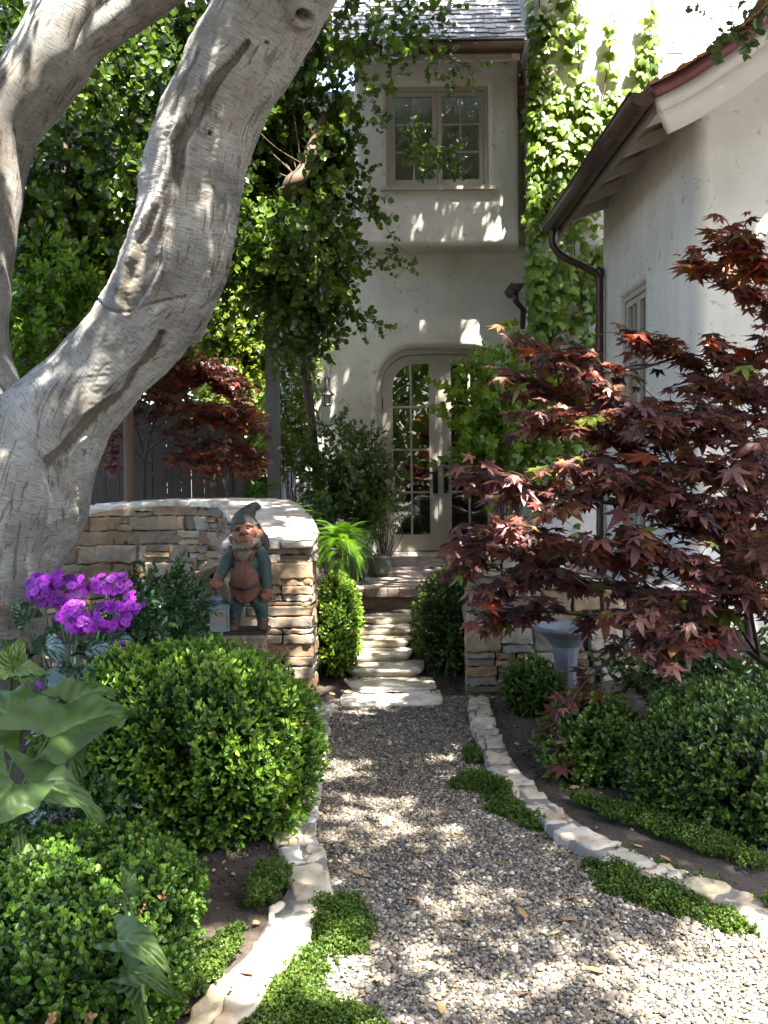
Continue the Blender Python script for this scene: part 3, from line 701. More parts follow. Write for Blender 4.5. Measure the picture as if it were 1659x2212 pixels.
# arched double door
def band(mb_, Lo, Li, d0, d1):
    """solid ring between two loops of equal length in the facade plane"""
    n = len(Lo); V = [(p[0], FY + d0, p[1]) for p in Lo] + [(p[0], FY + d0, p[1]) for p in Li] + [(p[0], FY + d1, p[1]) for p in Lo] + [(p[0], FY + d1, p[1]) for p in Li]; Fc = []
    for i in range(n):
        j = (i + 1) % n; Fc += [(i, j, n + j, n + i), (2 * n + i, 3 * n + i, 3 * n + j, 2 * n + j), (i, 2 * n + i, 2 * n + j, j), (n + i, n + j, 3 * n + j, 3 * n + i)]
    mb_.add(V, Fc)
mb = MB(); Lo = arch(DX, DW - .002, .507, DT - .002, DR - .002); Li = arch(DX, DW - .06, .507, DT - .06, DR - .06)
n_ = len(Lo); V = [(p[0], FY + d, p[1]) for d in (.10, .24) for L in (Lo, Li) for p in L]; Fc = []
for i in range(1, n_):
    j = (i + 1) % n_; Fc += [(i, j, n_ + j, n_ + i), (2 * n_ + i, 3 * n_ + i, 3 * n_ + j, 2 * n_ + j), (n_ + i, n_ + j, 3 * n_ + j, 3 * n_ + i)]
mb.add(V, Fc); mb.box((DX, FY + .17, .522), (DW - .06, .09, .016)); df = mb.build('door_frame', M['taupe'], house, False)
def door_leaf(side):
    mbd = MB(); hw = DW - .066; z0, z1 = .55, DT - .066; r = DR - .066; x0, x1 = (DX - hw, DX - .004) if side < 0 else (DX + .004, DX + hw)
    st = .125; ri = r - st * .8; n = 10
    def half(xa, xb, za, zb, rr):
        if side < 0: L = [(xa, za), (xb, za), (xb, zb)] + [(xa + rr - rr * math.sin(a), zb - rr + rr * math.cos(a)) for a in np.linspace(0, math.pi / 2, n)]
        else: L = [(xa, za), (xb, za)] + [(xb - rr + rr * math.cos(a), zb - rr + rr * math.sin(a)) for a in np.linspace(0, math.pi / 2, n)] + [(xa, zb)]
        return L
    Lo = half(x0, x1, z0, z1, r); Li = half(x0 + st, x1 - st, z0 + .19, z1 - st * .8, ri); band(mbd, Lo, Li, .135, .185)
    gx0, gx1, gz0, gz1 = x0 + st, x1 - st, z0 + .19, z1 - st * .8; mx_ = (gx0 + gx1) / 2
    mbd.box((mx_, FY + .158, (gz0 + gz1) / 2), (.012, .014, (gz1 - gz0) / 2))
    for k in (1, 2, 3):
        z = gz0 + (gz1 - gz0) * k / 4
        for a, b in ((gx0, mx_ - .012), (mx_ + .012, gx1)): mbd.box(((a + b) / 2, FY + .158, z), ((b - a) / 2, .013, .012))
    lf = mbd.build('door', M['taupe'], house, False)
    g = MB(); g.add([(p[0], FY + .165, p[1]) for p in Li], [tuple(range(len(Li)))]); g.build('pane', M['doorglass'], lf, False)
    h = MB(); hx = x1 - .06 if side < 0 else x0 + .06
    h.box((hx, FY + .128, 1.42), (.028, .007, .19)); h.bar((hx, FY + .122, 1.47), (hx, FY + .075, 1.47), (.022, .022)); h.tube([(hx, FY + .075, 1.47), (hx - side * -.06, FY + .07, 1.475), (hx + side * .13, FY + .075, 1.465)], [.013, .012, .009], 8)
    h.build('handle', M['iron'], lf)
    hg = MB()
    for z in (.85, 1.6, 2.3):
        hg = MB(); hg.tube([(x0 - .003 if side < 0 else x1 + .003, FY + .127, z - .06), (x0 - .003 if side < 0 else x1 + .003, FY + .127, z + .06)], .012, 8); hg.build('hinge', M['iron'], lf)
    return lf
door_leaf(-1); door_leaf(1)
mb = MB(); mb.box((DX, FY + .132, (.55 + DT) / 2 - .03), (.022, .012, (DT - .62) / 2)); mb.build('astragal', M['taupe'], df, False)
# wall lantern
wl_ = px(708, 870, FY); lx, lz = wl_[0], wl_[2]
lamp = thing('wall_lantern', 'small black iron lantern with pointed hood beside the arched door', 'wall lantern', (lx, FY, lz))
mb = MB(); mb.box((lx, FY - .008, lz + .20), (.03, .008, .09)); mb.tube([(lx, FY - .01, lz + .26), (lx, FY - .07, lz + .30), (lx, FY - .11, lz + .26)], .009, 8); mb.build('bracket', M['iron'], lamp)
mb = MB(); mb.lathe([(.001, .27), (.018, .25), (.03, .19), (.05, .13), (.085, .085), (.09, .078), (.06, .085)], (lx, FY - .11, lz), 16); mb.build('hood', M['iron'], lamp)
mb = MB(); mb.lathe([(.045, .08), (.052, .04), (.042, -.03)], (lx, FY - .11, lz), 12); mb.build('glass', M['lampglass'], lamp)
mb = MB()
for k in range(6):
    a = k * math.pi / 3; mb.tube([(lx + .05 * math.cos(a), FY - .11 + .05 * math.sin(a), lz + .085), (lx + .06 * math.cos(a), FY - .11 + .06 * math.sin(a), lz + .03), (lx + .046 * math.cos(a), FY - .11 + .046 * math.sin(a), lz - .035)], .005, 6)
mb.lathe([(.001, -.05), (.05, -.045), (.052, -.03), (.001, -.03)], (lx, FY - .11, lz), 16); mb.build('cage', M['iron'], lamp)

# roofs
def shingles(mb_, mp, U, Vn, expo, wd, seed, th=.012, tset=None):
    """rows of single shingles on a slope: mp(u, v) -> point, normal ; v runs up the slope"""
    rng = np.random.default_rng(seed); v = 0; r = 0
    while v < Vn:
        u = U[0] - rng.uniform(0, wd)
        while u < U[1]:
            w2 = wd * rng.uniform(.6, 1.35); a, b = max(u, U[0]), min(u + w2 - .006, U[1]); j = rng.normal() * expo * .13
            if b - a > .02:
                lo, hi = v + j - .01, v + expo * 1.35; t0 = th * rng.uniform(.8, 1.6); sk = rng.normal() * .006
                pts = []
                for (uu, vv, hh) in ((a, lo + sk, t0 + .012), (b, lo - sk, t0 + .012), (b, hi, .006), (a, hi, .006), (a, lo + sk, .008), (b, lo - sk, .008)):
                    p, n = mp(uu, vv); pts.append(p + n * hh)
                mb_.add(pts, [(0, 1, 2, 3), (4, 5, 1, 0), (4, 0, 3), (5, 2, 1)], rng.uniform(0, 1) if tset is None else tset(uu, v, rng))
            u += w2
        v += expo * rng.uniform(.93, 1.07); r += 1
EY, EZ = 11.02, px(1000, 93, 11.02)[2]
th = math.radians(46); sl = np.array([0, math.cos(th), math.sin(th)]); sn = np.array([0, -math.sin(th), math.cos(th)])
mb = MB(); shingles(mb, lambda u, v: (np.array([u, EY, EZ]) + sl * v, sn), (-2.2, 1.60), 3.6, .115, .16, 5)
shingles(mb, lambda u, v: (np.array([u, EY + .35, EZ - .85]) + sl * v, sn), (2.9, 6.5), 4.6, .115, .16, 6); mb.build('main_roof', M['slate'], house, False)
mb = MB()
for (x0, x1, oy, oz) in ((-2.2, 1.60, 0, 0), (2.9, 6.5, .35, -.85)):
    a = np.array([x0, EY + oy, EZ + oz]); b = np.array([x1, EY + oy, EZ + oz]); V = [a, b, b + sl * 5, a + sl * 5, a - sn * .1, b - sn * .1, b + sl * 5 - sn * .1, a + sl * 5 - sn * .1]
    mb.add(V, [(0, 1, 2, 3), (7, 6, 5, 4), (0, 4, 5, 1), (1, 5, 6, 2), (3, 7, 4, 0)])
mb.build('roof_deck', M['fascia'], house, False)
def gutter(mb_, a, b, r, n=12, th=.006, end=True):
    a = np.asarray(a, float); b = np.asarray(b, float); d = nrm(b - a); sx = nrm(np.cross(d, (0, 0, 1))); V = []
    for p in (a, b):
        for rr in (r, r - th):
            for q in np.linspace(math.pi, 2 * math.pi, n): V.append(p + sx * math.cos(q) * rr + np.array([0, 0, math.sin(q) * rr]))
    Fc = []
    for i in range(n - 1):
        Fc += [(i, i + 1, 2 * n + i + 1, 2 * n + i), (n + i, 3 * n + i, 3 * n + i + 1, n + i + 1), (i, n + i, n + i + 1, i + 1), (2 * n + i, 2 * n + i + 1, 3 * n + i + 1, 3 * n + i)]
    Fc += [(0, 2 * n, 3 * n, n), (n - 1, 2 * n - 1, 4 * n - 1, 3 * n - 1)]
    mb_.add(V, Fc)
    for s_ in (-1, 1): mb_.tube([a + sx * s_ * r, b + sx * s_ * r], .010, 8)
    if end:
        for p, sg in ((a, 1), (b, -1)):
            V = [p + d * .002 * sg + sx * math.cos(q) * (r - .002) + np.array([0, 0, math.sin(q) * (r - .002)]) for q in np.linspace(math.pi, 2 * math.pi, n)]; mb_.add(V, [tuple(range(n))])
mb = MB(); gutter(mb, (-1.6, EY - .03, EZ - .015), (1.55, EY - .03, EZ - .015), .105); mb.build('gutter', M['copper'], house)
mb = MB(); mb.box((0, EY + .10, EZ - .09), (1.53, .02, .06))
for x in np.arange(-.4, 1.7, .62): mb.bar((x, EY + .02, EZ - .10), (x, EY + .42, EZ - .05), (.055, .10))
mb.build('eave_timber', M['fascia'], house, False)
# red shingled slope between bay and chimney, with its small gutter
mb = MB(); q0 = px(1119, 238, 11.62); sl2 = nrm(np.array([0, .35, 1.0])); sn2 = nrm(np.array([0, -1, .35]))
shingles(mb, lambda u, v: (np.array([u, 11.60, q0[2]]) + sl2 * v, sn2), (q0[0] - .02, q0[0] + .55), .95, .085, .11, 9); mb.build('red_roof', M['redshingle'], house, False)
mb = MB(); gutter(mb, (q0[0] - .03, 11.52, q0[2] - .03), (q0[0] + .5, 11.52, q0[2] - .03), .06); mb.build('gutter', M['copper'], house)
q1 = px(1100, 650, 11.6); mb = MB(); gutter(mb, (q1[0] + .04, 11.15, q1[2] + .12), (q1[0] + .04, 11.75, q1[2] + .12), .07); mb.tube([(q1[0] + .06, 11.5, q1[2] + .1), (q1[0] + .06, 11.5, q1[2] - .02), (q1[0] + .16, 11.6, q1[2] - .1), (q1[0] + .17, 11.7, q1[2] - .3)], .035, 10); mb.build('gutter', M['copper'], house)

# chimney
CY = 11.2; cx0, cx1 = px(1146, 300, CY)[0], px(1424, 100, CY)[0]
mb = MB(); r = .07; outl = []
for (x, y, a0) in ((cx0, CY, 180), (cx1, CY, 270), (cx1, CY + 1.2, 0), (cx0, CY + 1.2, 90)):
    ccx = x + (r if x == cx0 else -r); ccy = y + (r if y == CY else -r)
    outl += [(ccx + r * math.cos(math.radians(a0 + k * 18)), ccy + r * math.sin(math.radians(a0 + k * 18))) for k in range(6)]
zs = np.concatenate([np.linspace(.3, 4, 20), np.linspace(4.2, 9.5, 20)]); n_ = len(outl); V = []
for z in zs:
    fl = .10 * float(smooth(2.2, .3, z)); V += [(x + (-fl if x < (cx0 + cx1) / 2 else fl), y - (fl if y < CY + .6 else 0), z) for x, y in outl]
mb.add(V, [(i * n_ + j, i * n_ + (j + 1) % n_, (i + 1) * n_ + (j + 1) % n_, (i + 1) * n_ + j) for i in range(len(zs) - 1) for j in range(n_)] + [tuple(range((len(zs) - 1) * n_, len(zs) * n_))])
V = mb.V[0]; V += np.stack([noise(V, .35, 2) * .012] * 2 + [noise(V, .3, 1) * 0], 1); smooth_by_angle(mb.build('chimney', M['plaster'], house), 50)

# the wing on the right
WX, WY = 2.17, 7.0
prof = np.array([(1.70, 3.93), (1.85, 4.00), (2.0, 4.09), (2.25, 4.26), (2.48, 4.46), (2.8, 4.80), (3.2, 5.30), (3.7, 6.0), (4.6, 7.3)]); prof = spline(prof, 50)
rz = lambda x: float(np.interp(x, prof[:, 0], prof[:, 1]))
rc = .09; WE = 9.9
side_hole = rect(WE - 9.3, .9, WE - 8.35, 3.08)
mb = MB()
panel(mb, rect(0, -.1, WE - WY - rc, 4.19), [side_hole], lambda u, v, d: (WX + d, WE - u, v), .3, .0004, .05, .2)
g = [(WX + rc, -.1), (5.6, -.1), (5.6, rz(4.5))] + [(x, rz(x) - .10) for x in np.linspace(4.4, WX + rc, 24)]
panel(mb, g, [], lambda u, v, d: (u, WY + d, v), .3, .0004, .05)
V = []; k_ = 10; zz = np.linspace(-.1, 4.2, 30)
for z in zz:
    for i in range(k_):
        a = math.pi + i / (k_ - 1) * math.pi / 2; V.append((WX + rc + rc * math.cos(a), WY + rc + rc * math.sin(a), z))
mb.add(V, [(i * k_ + j, i * k_ + j + 1, (i + 1) * k_ + j + 1, (i + 1) * k_ + j) for i in range(29) for j in range(k_ - 1)])
smooth_by_angle(mb.build('wing_wall', M['plaster'], house))
casement_window('window', lambda u, v, d: (WX + d, WE - u, v), WE - 9.298, .902, WE - 8.352, 3.078, 2, 2, 4, 'tall taupe window in the side wall of the wing')
mb = MB(); V = [(x, y, .8 + z) for x in (WX + .3, WX + 1.6) for y in (8.2, 9.5) for z in (0, 2.5)]; mb.add(V, [(4, 6, 7, 5), (0, 4, 5, 1), (2, 3, 7, 6), (0, 2, 6, 4), (1, 5, 7, 3)]); mb.build('dark_room', M['dark'], house, False)
RY0, RY1 = 6.45, 10.05
mb = MB(); tx = np.gradient(prof, axis=0); tn = nrm(np.stack([-tx[:, 1], tx[:, 0]], 1)); n_ = len(prof); V = []
for y in (RY0 + .01, RY1):
    for off in (0, -.05): V += [(prof[i, 0] + tn[i, 0] * off, y, prof[i, 1] + tn[i, 1] * off) for i in range(n_)]
Fc = []
for i in range(n_ - 1): Fc += [(i, i + 1, 2 * n_ + i + 1, 2 * n_ + i), (n_ + i, 3 * n_ + i, 3 * n_ + i + 1, n_ + i + 1), (i, n_ + i, n_ + i + 1, i + 1)]
Fc += [(0, 2 * n_, 3 * n_, n_)]
mb.add(V, Fc); mb.build('roof_boarding', M['soffit'], house)
acc = np.concatenate([[0], np.cumsum(np.linalg.norm(np.diff(prof, axis=0), axis=1))])
def wing_mp(u, v):
    x, z = np.interp(v, acc, prof[:, 0]), np.interp(v, acc, prof[:, 1]); nx_, nz_ = np.interp(v, acc, tn[:, 0]), np.interp(v, acc, tn[:, 1]); return np.array([x, u, z]), np.array([nx_, 0, nz_])
mb = MB(); shingles(mb, lambda u, v: wing_mp(u, v), (RY0 - .06, RY1), 3.0, .11, .15, 14, .016); mb.build('wing_roof', M['cedar'], house, False)
def barge(name, lo, hi, y0, y1, mat):
    mbb = MB(); V = []
    for y in (y0, y1):
        for off in (hi, lo): V += [(prof[i, 0] + tn[i, 0] * off, y, prof[i, 1] + tn[i, 1] * off) for i in range(n_)]
    Fb = []
    for i in range(n_ - 1): Fb += [(i + 1, i, n_ + i, n_ + i + 1), (2 * n_ + i, 2 * n_ + i + 1, 3 * n_ + i + 1, 3 * n_ + i), (i, i + 1, 2 * n_ + i + 1, 2 * n_ + i), (n_ + i + 1, n_ + i, 3 * n_ + i, 3 * n_ + i + 1)]
    Fb += [(0, 2 * n_, 3 * n_, n_)]; mbb.add(V, Fb); return mbb.build(name, mat, house)
barge('bargeboard', -.30, -.075, RY0, RY0 + .035, M['fascia']); barge('barge_trim', -.16, -.072, RY0 - .018, RY0 - .002, M['fascia']); barge('roof_edging', -.068, .004, RY0 - .04, RY0 + .008, M['maroon'])
mb = MB(); gutter(mb, (1.66, RY0 - .03, 3.90), (1.66, 9.98, 3.90), .085); mb.build('gutter', M['copper'], house)
ge = np.array([1.66, 9.78, 3.82]); mb = MB(); mb.tube(spline([ge, ge + (.0, 0, -.14), ge + (.10, 0, -.26), ge + (.32, .02, -.36), (WX - .06, 9.8, 3.36), (WX - .06, 9.8, 3.2), (WX - .06, 9.8, .4)], 40), .037, 12); mb.build('downspout', M['copper'], house)
for y in np.arange(7.0, 10.0, .68):
    mb = MB(); mb.bar((1.74, y, 3.885), (WX + .05, y, 4.075), (.07, .085)); mb.build('rafter', M['taupe'], house, False)
mb = MB(); mb.box((1.752, (RY0 + .05 + 9.98) / 2, 3.845), (.014, (9.98 - RY0 - .05) / 2, .05)); mb.build('eave_board', M['soffit'], house, False)

# gate pilaster, fence
pz = px(583, 600, 10.6)
mb = MB(); mb.box((pz[0], 10.7, 1.9), (.065, .1, 1.75)); mb.box((pz[0], 10.7, 3.68), (.11, .125, .035))
tag(mb.build('gate_post', M['greypaint'], None, False), 'tall narrow grey plastered post beside the ivy-hung corner', 'post')
fn = thing('wooden_fence', 'weathered dark board fence behind the small red maple', 'fence', (-2.4, 10.2, .3))
mb = MB(); rng = np.random.default_rng(12); x = -5.2; 
while x < -1.52:
    wd = rng.uniform(.09, .15); mb.box((x + wd / 2, 10.2 + rng.normal() * .006, 1.25 + rng.normal() * .012), (wd / 2 - .004, .011, .92)); x += wd
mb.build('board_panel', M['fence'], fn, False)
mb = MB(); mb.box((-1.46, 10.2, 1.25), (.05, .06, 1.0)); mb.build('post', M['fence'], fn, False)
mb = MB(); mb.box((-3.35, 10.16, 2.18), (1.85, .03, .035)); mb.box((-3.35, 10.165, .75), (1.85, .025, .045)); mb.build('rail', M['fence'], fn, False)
# ------------------------------------------------------------------ the leaning tree and its crown
def trunk_disp(V, C):
    out = nrm(V - C); a = noise(V, .55, 2) * .018 + noise(V * (1, 1, 1), 2.2, 2) * .007
    return out * a[:, None]
def pathr(P, n):
    """px polyline with radius in photo units -> points, radii"""
    W = np.array([np.append(px(x, y, d), r * d / F) for x, y, d, r in P]); W = spline(W, n); return W[:, :3], W[:, 3]
tree = thing('tree', 'large pale-barked tree with leaning trunk and overhead crown by the purple flowers', 'tree', (-2.1, 5.5, 0))
main = [(680, -130, 4.8, 112), (610, -25, 4.95, 108), (540, 100, 5.05, 108), (482, 210, 5.1, 103), (445, 300, 5.15, 107), (418, 400, 5.2, 107), (404, 500, 5.2, 108), (370, 600, 5.25, 112), (318, 690, 5.3, 104), (240, 780, 5.35, 100), (150, 880, 5.4, 110), (75, 980, 5.45, 140), (20, 1100, 5.5, 160), (-28, 1230, 5.5, 138), (-58, 1360, 5.5, 150), (-80, 1480, 5.5, 175)]
Pm, Rm = pathr(main, 540)
def main_disp(V, C):
    d = trunk_disp(V, C); out = nrm(V - C)
    return d
mb = MB(); mb.tube(Pm, Rm, 260, .8, True, main_disp)
V = mb.V[0]; T = np.full(len(V), .8)
C = Pm.repeat(260, 0); out = nrm(V - C)
# long scar on the face turned to the path: a sunken strip with a raised lip on each side
sc_px = np.array([(535, 92), (505, 130), (470, 170), (445, 215), (415, 265), (390, 305), (385, 345), (375, 395), (345, 470), (325, 520), (315, 560), (295, 610), (280, 650), (275, 670)], float)
sc_w = np.array([6, 9, 12, 13, 14, 15, 15, 17, 21, 27, 31, 28, 22, 9], float)
SCp = spline(np.column_stack([sc_px, sc_w]), 400); SCd = np.interp(SCp[:, 1], [0, 300, 700], [4.93, 5.05, 5.2])
def to_photo(V):
    q = (np.asarray(V) - np.array(CAM)) @ np.array(CR); return np.stack([829.5 + F * q[:, 0] / -q[:, 2], 1106 - F * q[:, 1] / -q[:, 2]], 1)
uvp = to_photo(V); front = out[:, 1] < .25
def near(uv, Q):
    k = np.zeros(len(uv), int); d = np.zeros(len(uv))
    for i in range(0, len(uv), 8000):
        D = np.sqrt(((uv[i:i + 8000, None, :] - Q[None, :, :2]) ** 2).sum(2)); k[i:i + 8000] = D.argmin(1); d[i:i + 8000] = D.min(1)
    return k, d
kmin, dm = near(uvp, SCp); dm = dm / SCp[kmin, 2] + noise(V, 5, 2) * .10
groove = smooth(1.25, .7, dm) * front; lip = np.exp(-((dm - 1.35) / .28) ** 2) * front
V += out * (-.032 * groove + .016 * lip)[:, None]; T = np.where(groove > .3, .30 + .07 * noise(V, 9, 2), T); T = np.where((dm > .86) & (dm < 1.1) & front & (noise(V, 3, 2) > -.55), .10, T)
# crack along the shaded under-side, a few cross wrinkles and knots
ck = spline(np.array([(517, 470), (510, 540), (492, 600), (470, 640), (440, 668)], float), 60); dk = near(uvp, ck)[1]
k2 = spline(np.array([(350, 725), (325, 770), (290, 805), (265, 850), (205, 900), (150, 960), (90, 1010), (40, 1060)], float), 60); dk2 = near(uvp, k2)[1]
fold = spline(np.array([(205, 640), (230, 665), (270, 672), (330, 655), (400, 640)], float), 40); dk3 = near(uvp, fold)[1]
for dd, wv, dp in ((dk, 7, .03), (dk2, 11, .035), (dk3, 4, .012)):
    gq = smooth(wv * 1.5, wv * .5, dd + noise(V, 4, 2) * wv * .4) * front; V -= out * (dp * gq)[:, None]; T = np.where(gq > .55, .10, T)
for (kx, ky, kr, kd) in ((650, 28, 16, .07), (436, 716, 9, .012), (575, 92, 5, .02), (452, 287, 7, .02)):
    dd = np.sqrt(((uvp - (kx, ky)) ** 2).sum(1)); V += out * (front * (kd * .6 * np.exp(-((dd - kr * 1.4) / kr / .6) ** 2) - kd * smooth(kr, kr * .4, dd)))[:, None]; T = np.where((dd < kr * .62) & front, .08, T)
# bark plates pulled into ripples
V += out * (front * noise(V * np.array([1, 1, 2.2]), 3.2, 3) * .006)[:, None]
_a = smooth(1.5, .7, V[:, 2]); T = np.where(T > .7, .8 - (.56 + .16 * noise(V, 2.5, 3)) * _a, T); mb.T[0] = np.clip(T, 0, 1)  # foot darkened by tint, older bark and shade together
def limb(P, n, k=40, cap=True):
    p, r = pathr(P, n); mb.tube(p, r, k, .8, cap, trunk_disp); mb.T[-1] = shaded_old_bark(mb.V[-1])
def shaded_old_bark(V):
    # brown tint for older bark and painted shade: foot, far stem's left side
    a = np.maximum(smooth(1.55, .7, V[:, 2]), smooth(-1.98, -2.3, V[:, 0]) * smooth(1.5, 2.2, V[:, 2])); return np.clip(.8 - (.56 + .16 * noise(V, 2.5, 3)) * a, .12, 1)
limb([(290, 770, 5.5, 16), (228, 850, 5.5, 30), (184, 940, 5.48, 42), (144, 1040, 5.45, 48), (100, 1150, 5.4, 48), (45, 1270, 5.35, 56), (22, 1400, 5.3, 80)], 90, 48)
limb([(30, 960, 5.2, 60), (10, 1060, 5.15, 90), (-18, 1180, 5.15, 95), (-28, 1300, 5.15, 95), (-35, 1440, 5.1, 115)], 60, 48)
# the knob of a lost limb on the under-side
p, r = pathr([(375, 697, 5.34, 38), (404, 706, 5.32, 41), (424, 714, 5.30, 33), (431, 718, 5.29, 14)], 24); mb.tube(p, r, 32, .75, True, trunk_disp)
# the second stem
limb([(240, -160, 6.0, 72), (192, -40, 6.05, 74), (140, 70, 6.1, 82), (82, 170, 6.15, 80), (10, 270, 6.2, 80), (-32, 370, 6.2, 88), (-50, 500, 6.1, 86), (-60, 650, 6.0, 84), (-60, 800, 5.85, 88), (-45, 950, 5.7, 120), (-20, 1100, 5.6, 140)], 130, 64)
limb([(120, 150, 6.1, 48), (190, 85, 6.05, 44), (260, 35, 6.0, 40), (340, -14, 5.95, 37), (430, -80, 5.85, 35)], 60, 40)
mb.build('trunk', M['bark'], tree)
# openings in the crown where the photograph shows sun, each traced from the lit spot towards the sun
GAPS = []
def gap(p, r): GAPS.append((np.asarray(p, float), r))
for x, y, r in ((700, 1622, .10), (760, 1652, .16), (700, 1662, .10), (790, 1765, .20), (740, 1735, .12), (880, 1742, .14), (840, 1715, .12), (960, 1785, .08), (720, 1560, .10), (800, 1545, .07), (930, 1545, .07),
                (1030, 1925, .20), (1090, 1950, .20), (1140, 1975, .12), (870, 2035, .15), (770, 2065, .12), (960, 2105, .15), (1090, 2060, .12), (1190, 2130, .11), (870, 2165, .08), (1040, 2185, .09),
                (1440, 2100, .22), (1540, 2090, .24), (1640, 2080, .25), (1480, 2180, .25), (1600, 2180, .3), (1720, 2120, .4), (1680, 2240, .4), (1350, 2150, .12), (1330, 2060, .07),
                (1590, 1985, .14), (1000, 1850, .05), (650, 1830, .09), (640, 2000, .12), (600, 2035, .12), (555, 2085, .12), (500, 2140, .13), (600, 2130, .12), (640, 2080, .08), (670, 1920, .08), (480, 2060, .06), (420, 2110, .06), (700, 2150, .08),
                (820, 1505, .20), (900, 1505, .12), (790, 1470, .14), (870, 1475, .10), (820, 1432, .15), (800, 1402, .16), (860, 1400, .08), (820, 1375, .15), (830, 1350, .14), (850, 1325, .12), (1030, 1530, .10), (1040, 1590, .08)):
    gap(pxz(x, y, .03 if y > 1480 else .18), r * (.62 if (y > 1600 and 690 < x < 1345) else .8))
for x, y, d, r in ((650, 1160, 6.95, .20), (600, 1150, 7.2, .14), (640, 1120, 7.4, .12), (560, 1100, 8.1, .10), (480, 1092, 8.5, .08), (668, 1200, 6.7, .20), (655, 1260, 6.7, .20), (662, 1320, 6.7, .20), (675, 1390, 6.7, .16), (684, 1450, 6.7, .12), (610, 1290, 6.7, .07),
                   (735, 1300, 7.6, .13), (730, 1350, 7.4, .10), (735, 1130, 8.9, .30), (715, 1190, 8.7, .2), (640, 1100, 9.2, .10),
                   (1090, 1030, 5.1, .20), (1150, 1025, 5.1, .18), (1130, 1150, 5.0, .16), (1090, 1170, 5.0, .12), (1240, 945, 5.4, .16), (1270, 1060, 5.6, .05), (1600, 600, 5.6, .15), (1450, 730, 5.7, .12), (1560, 800, 5.6, .08), (1640, 560, 5.6, .15),
                   (410, 120, 5.0, .13), (340, 250, 5.05, .12), (300, 380, 5.05, .10), (285, 470, 5.05, .09), (235, 590, 5.1, .10), (170, 690, 5.2, .09), (110, 790, 5.3, .09), (190, 1000, 5.4, .08), (150, 1120, 5.3, .07), (440, 560, 5.0, .07), (420, 690, 5.0, .06),
                   (160, 50, 5.9, .34), (130, 150, 5.95, .32), (85, 230, 6.0, .26), (60, 320, 6.0, .14), (210, 30, 5.9, .2), (380, 300, 8.5, .2), (260, 480, 8, .2), (620, 480, 9.8, .25), (560, 560, 9.6, .2), (700, 560, 10, .12), (520, 100, 9, .3), (790, 300, 10.3, .12), (840, 220, 10.3, .12), (900, 325, 10.25, .10), (50, 120, 8, .25), (60, 700, 7.3, .2), (440, 870, 9.3, .16), (470, 940, 9.3, .10), (380, 420, 8.5, .15),
                   (120, 1270, 4.8, .12), (180, 1290, 4.8, .10), (235, 1265, 4.85, .10), (210, 1340, 4.7, .10),
                   (20, 1900, 3.0, .12), (80, 1850, 3.2, .08), (270, 1880, 3.1, .08), (310, 1940, 3.0, .09), (180, 1800, 3.5, .06), (30, 2050, 2.8, .07), (50, 1850, 3.3, .05), (300, 2030, 2.8, .05), (60, 1420, 3.9, .08),
                   (520, 1420, 4.3, .12), (350, 1450, 4.3, .10), (600, 1500, 4.2, .10), (640, 1650, 4.1, .06), (450, 1560, 3.95, .06), (560, 1400, 4.4, .10),
                   (1370, 1590, 4.9, .06), (1640, 1330, 6.9, .10), (1600, 1360, 6.9, .10), (1420, 1700, 4.3, .05)):
    gap(px(x, y, d), r)
for x, y, r in ((640, 860, .20), (625, 940, .20), (655, 780, .14), (620, 1020, .12), (722, 790, .09), (735, 900, .08), (765, 880, .06), (725, 960, .08), (1050, 720, .14), (1005, 740, .08), (1040, 690, .09), (1075, 680, .07), (950, 930, .07), (965, 840, .06), (955, 660, .05), (870, 1190, .18), (1100, 480, .10), (1070, 505, .06), (890, 500, .05), (1090, 440, .05), (960, 500, .04)):
    gap(px(x, y, 11.7 if y > 540 else 11.4), r)

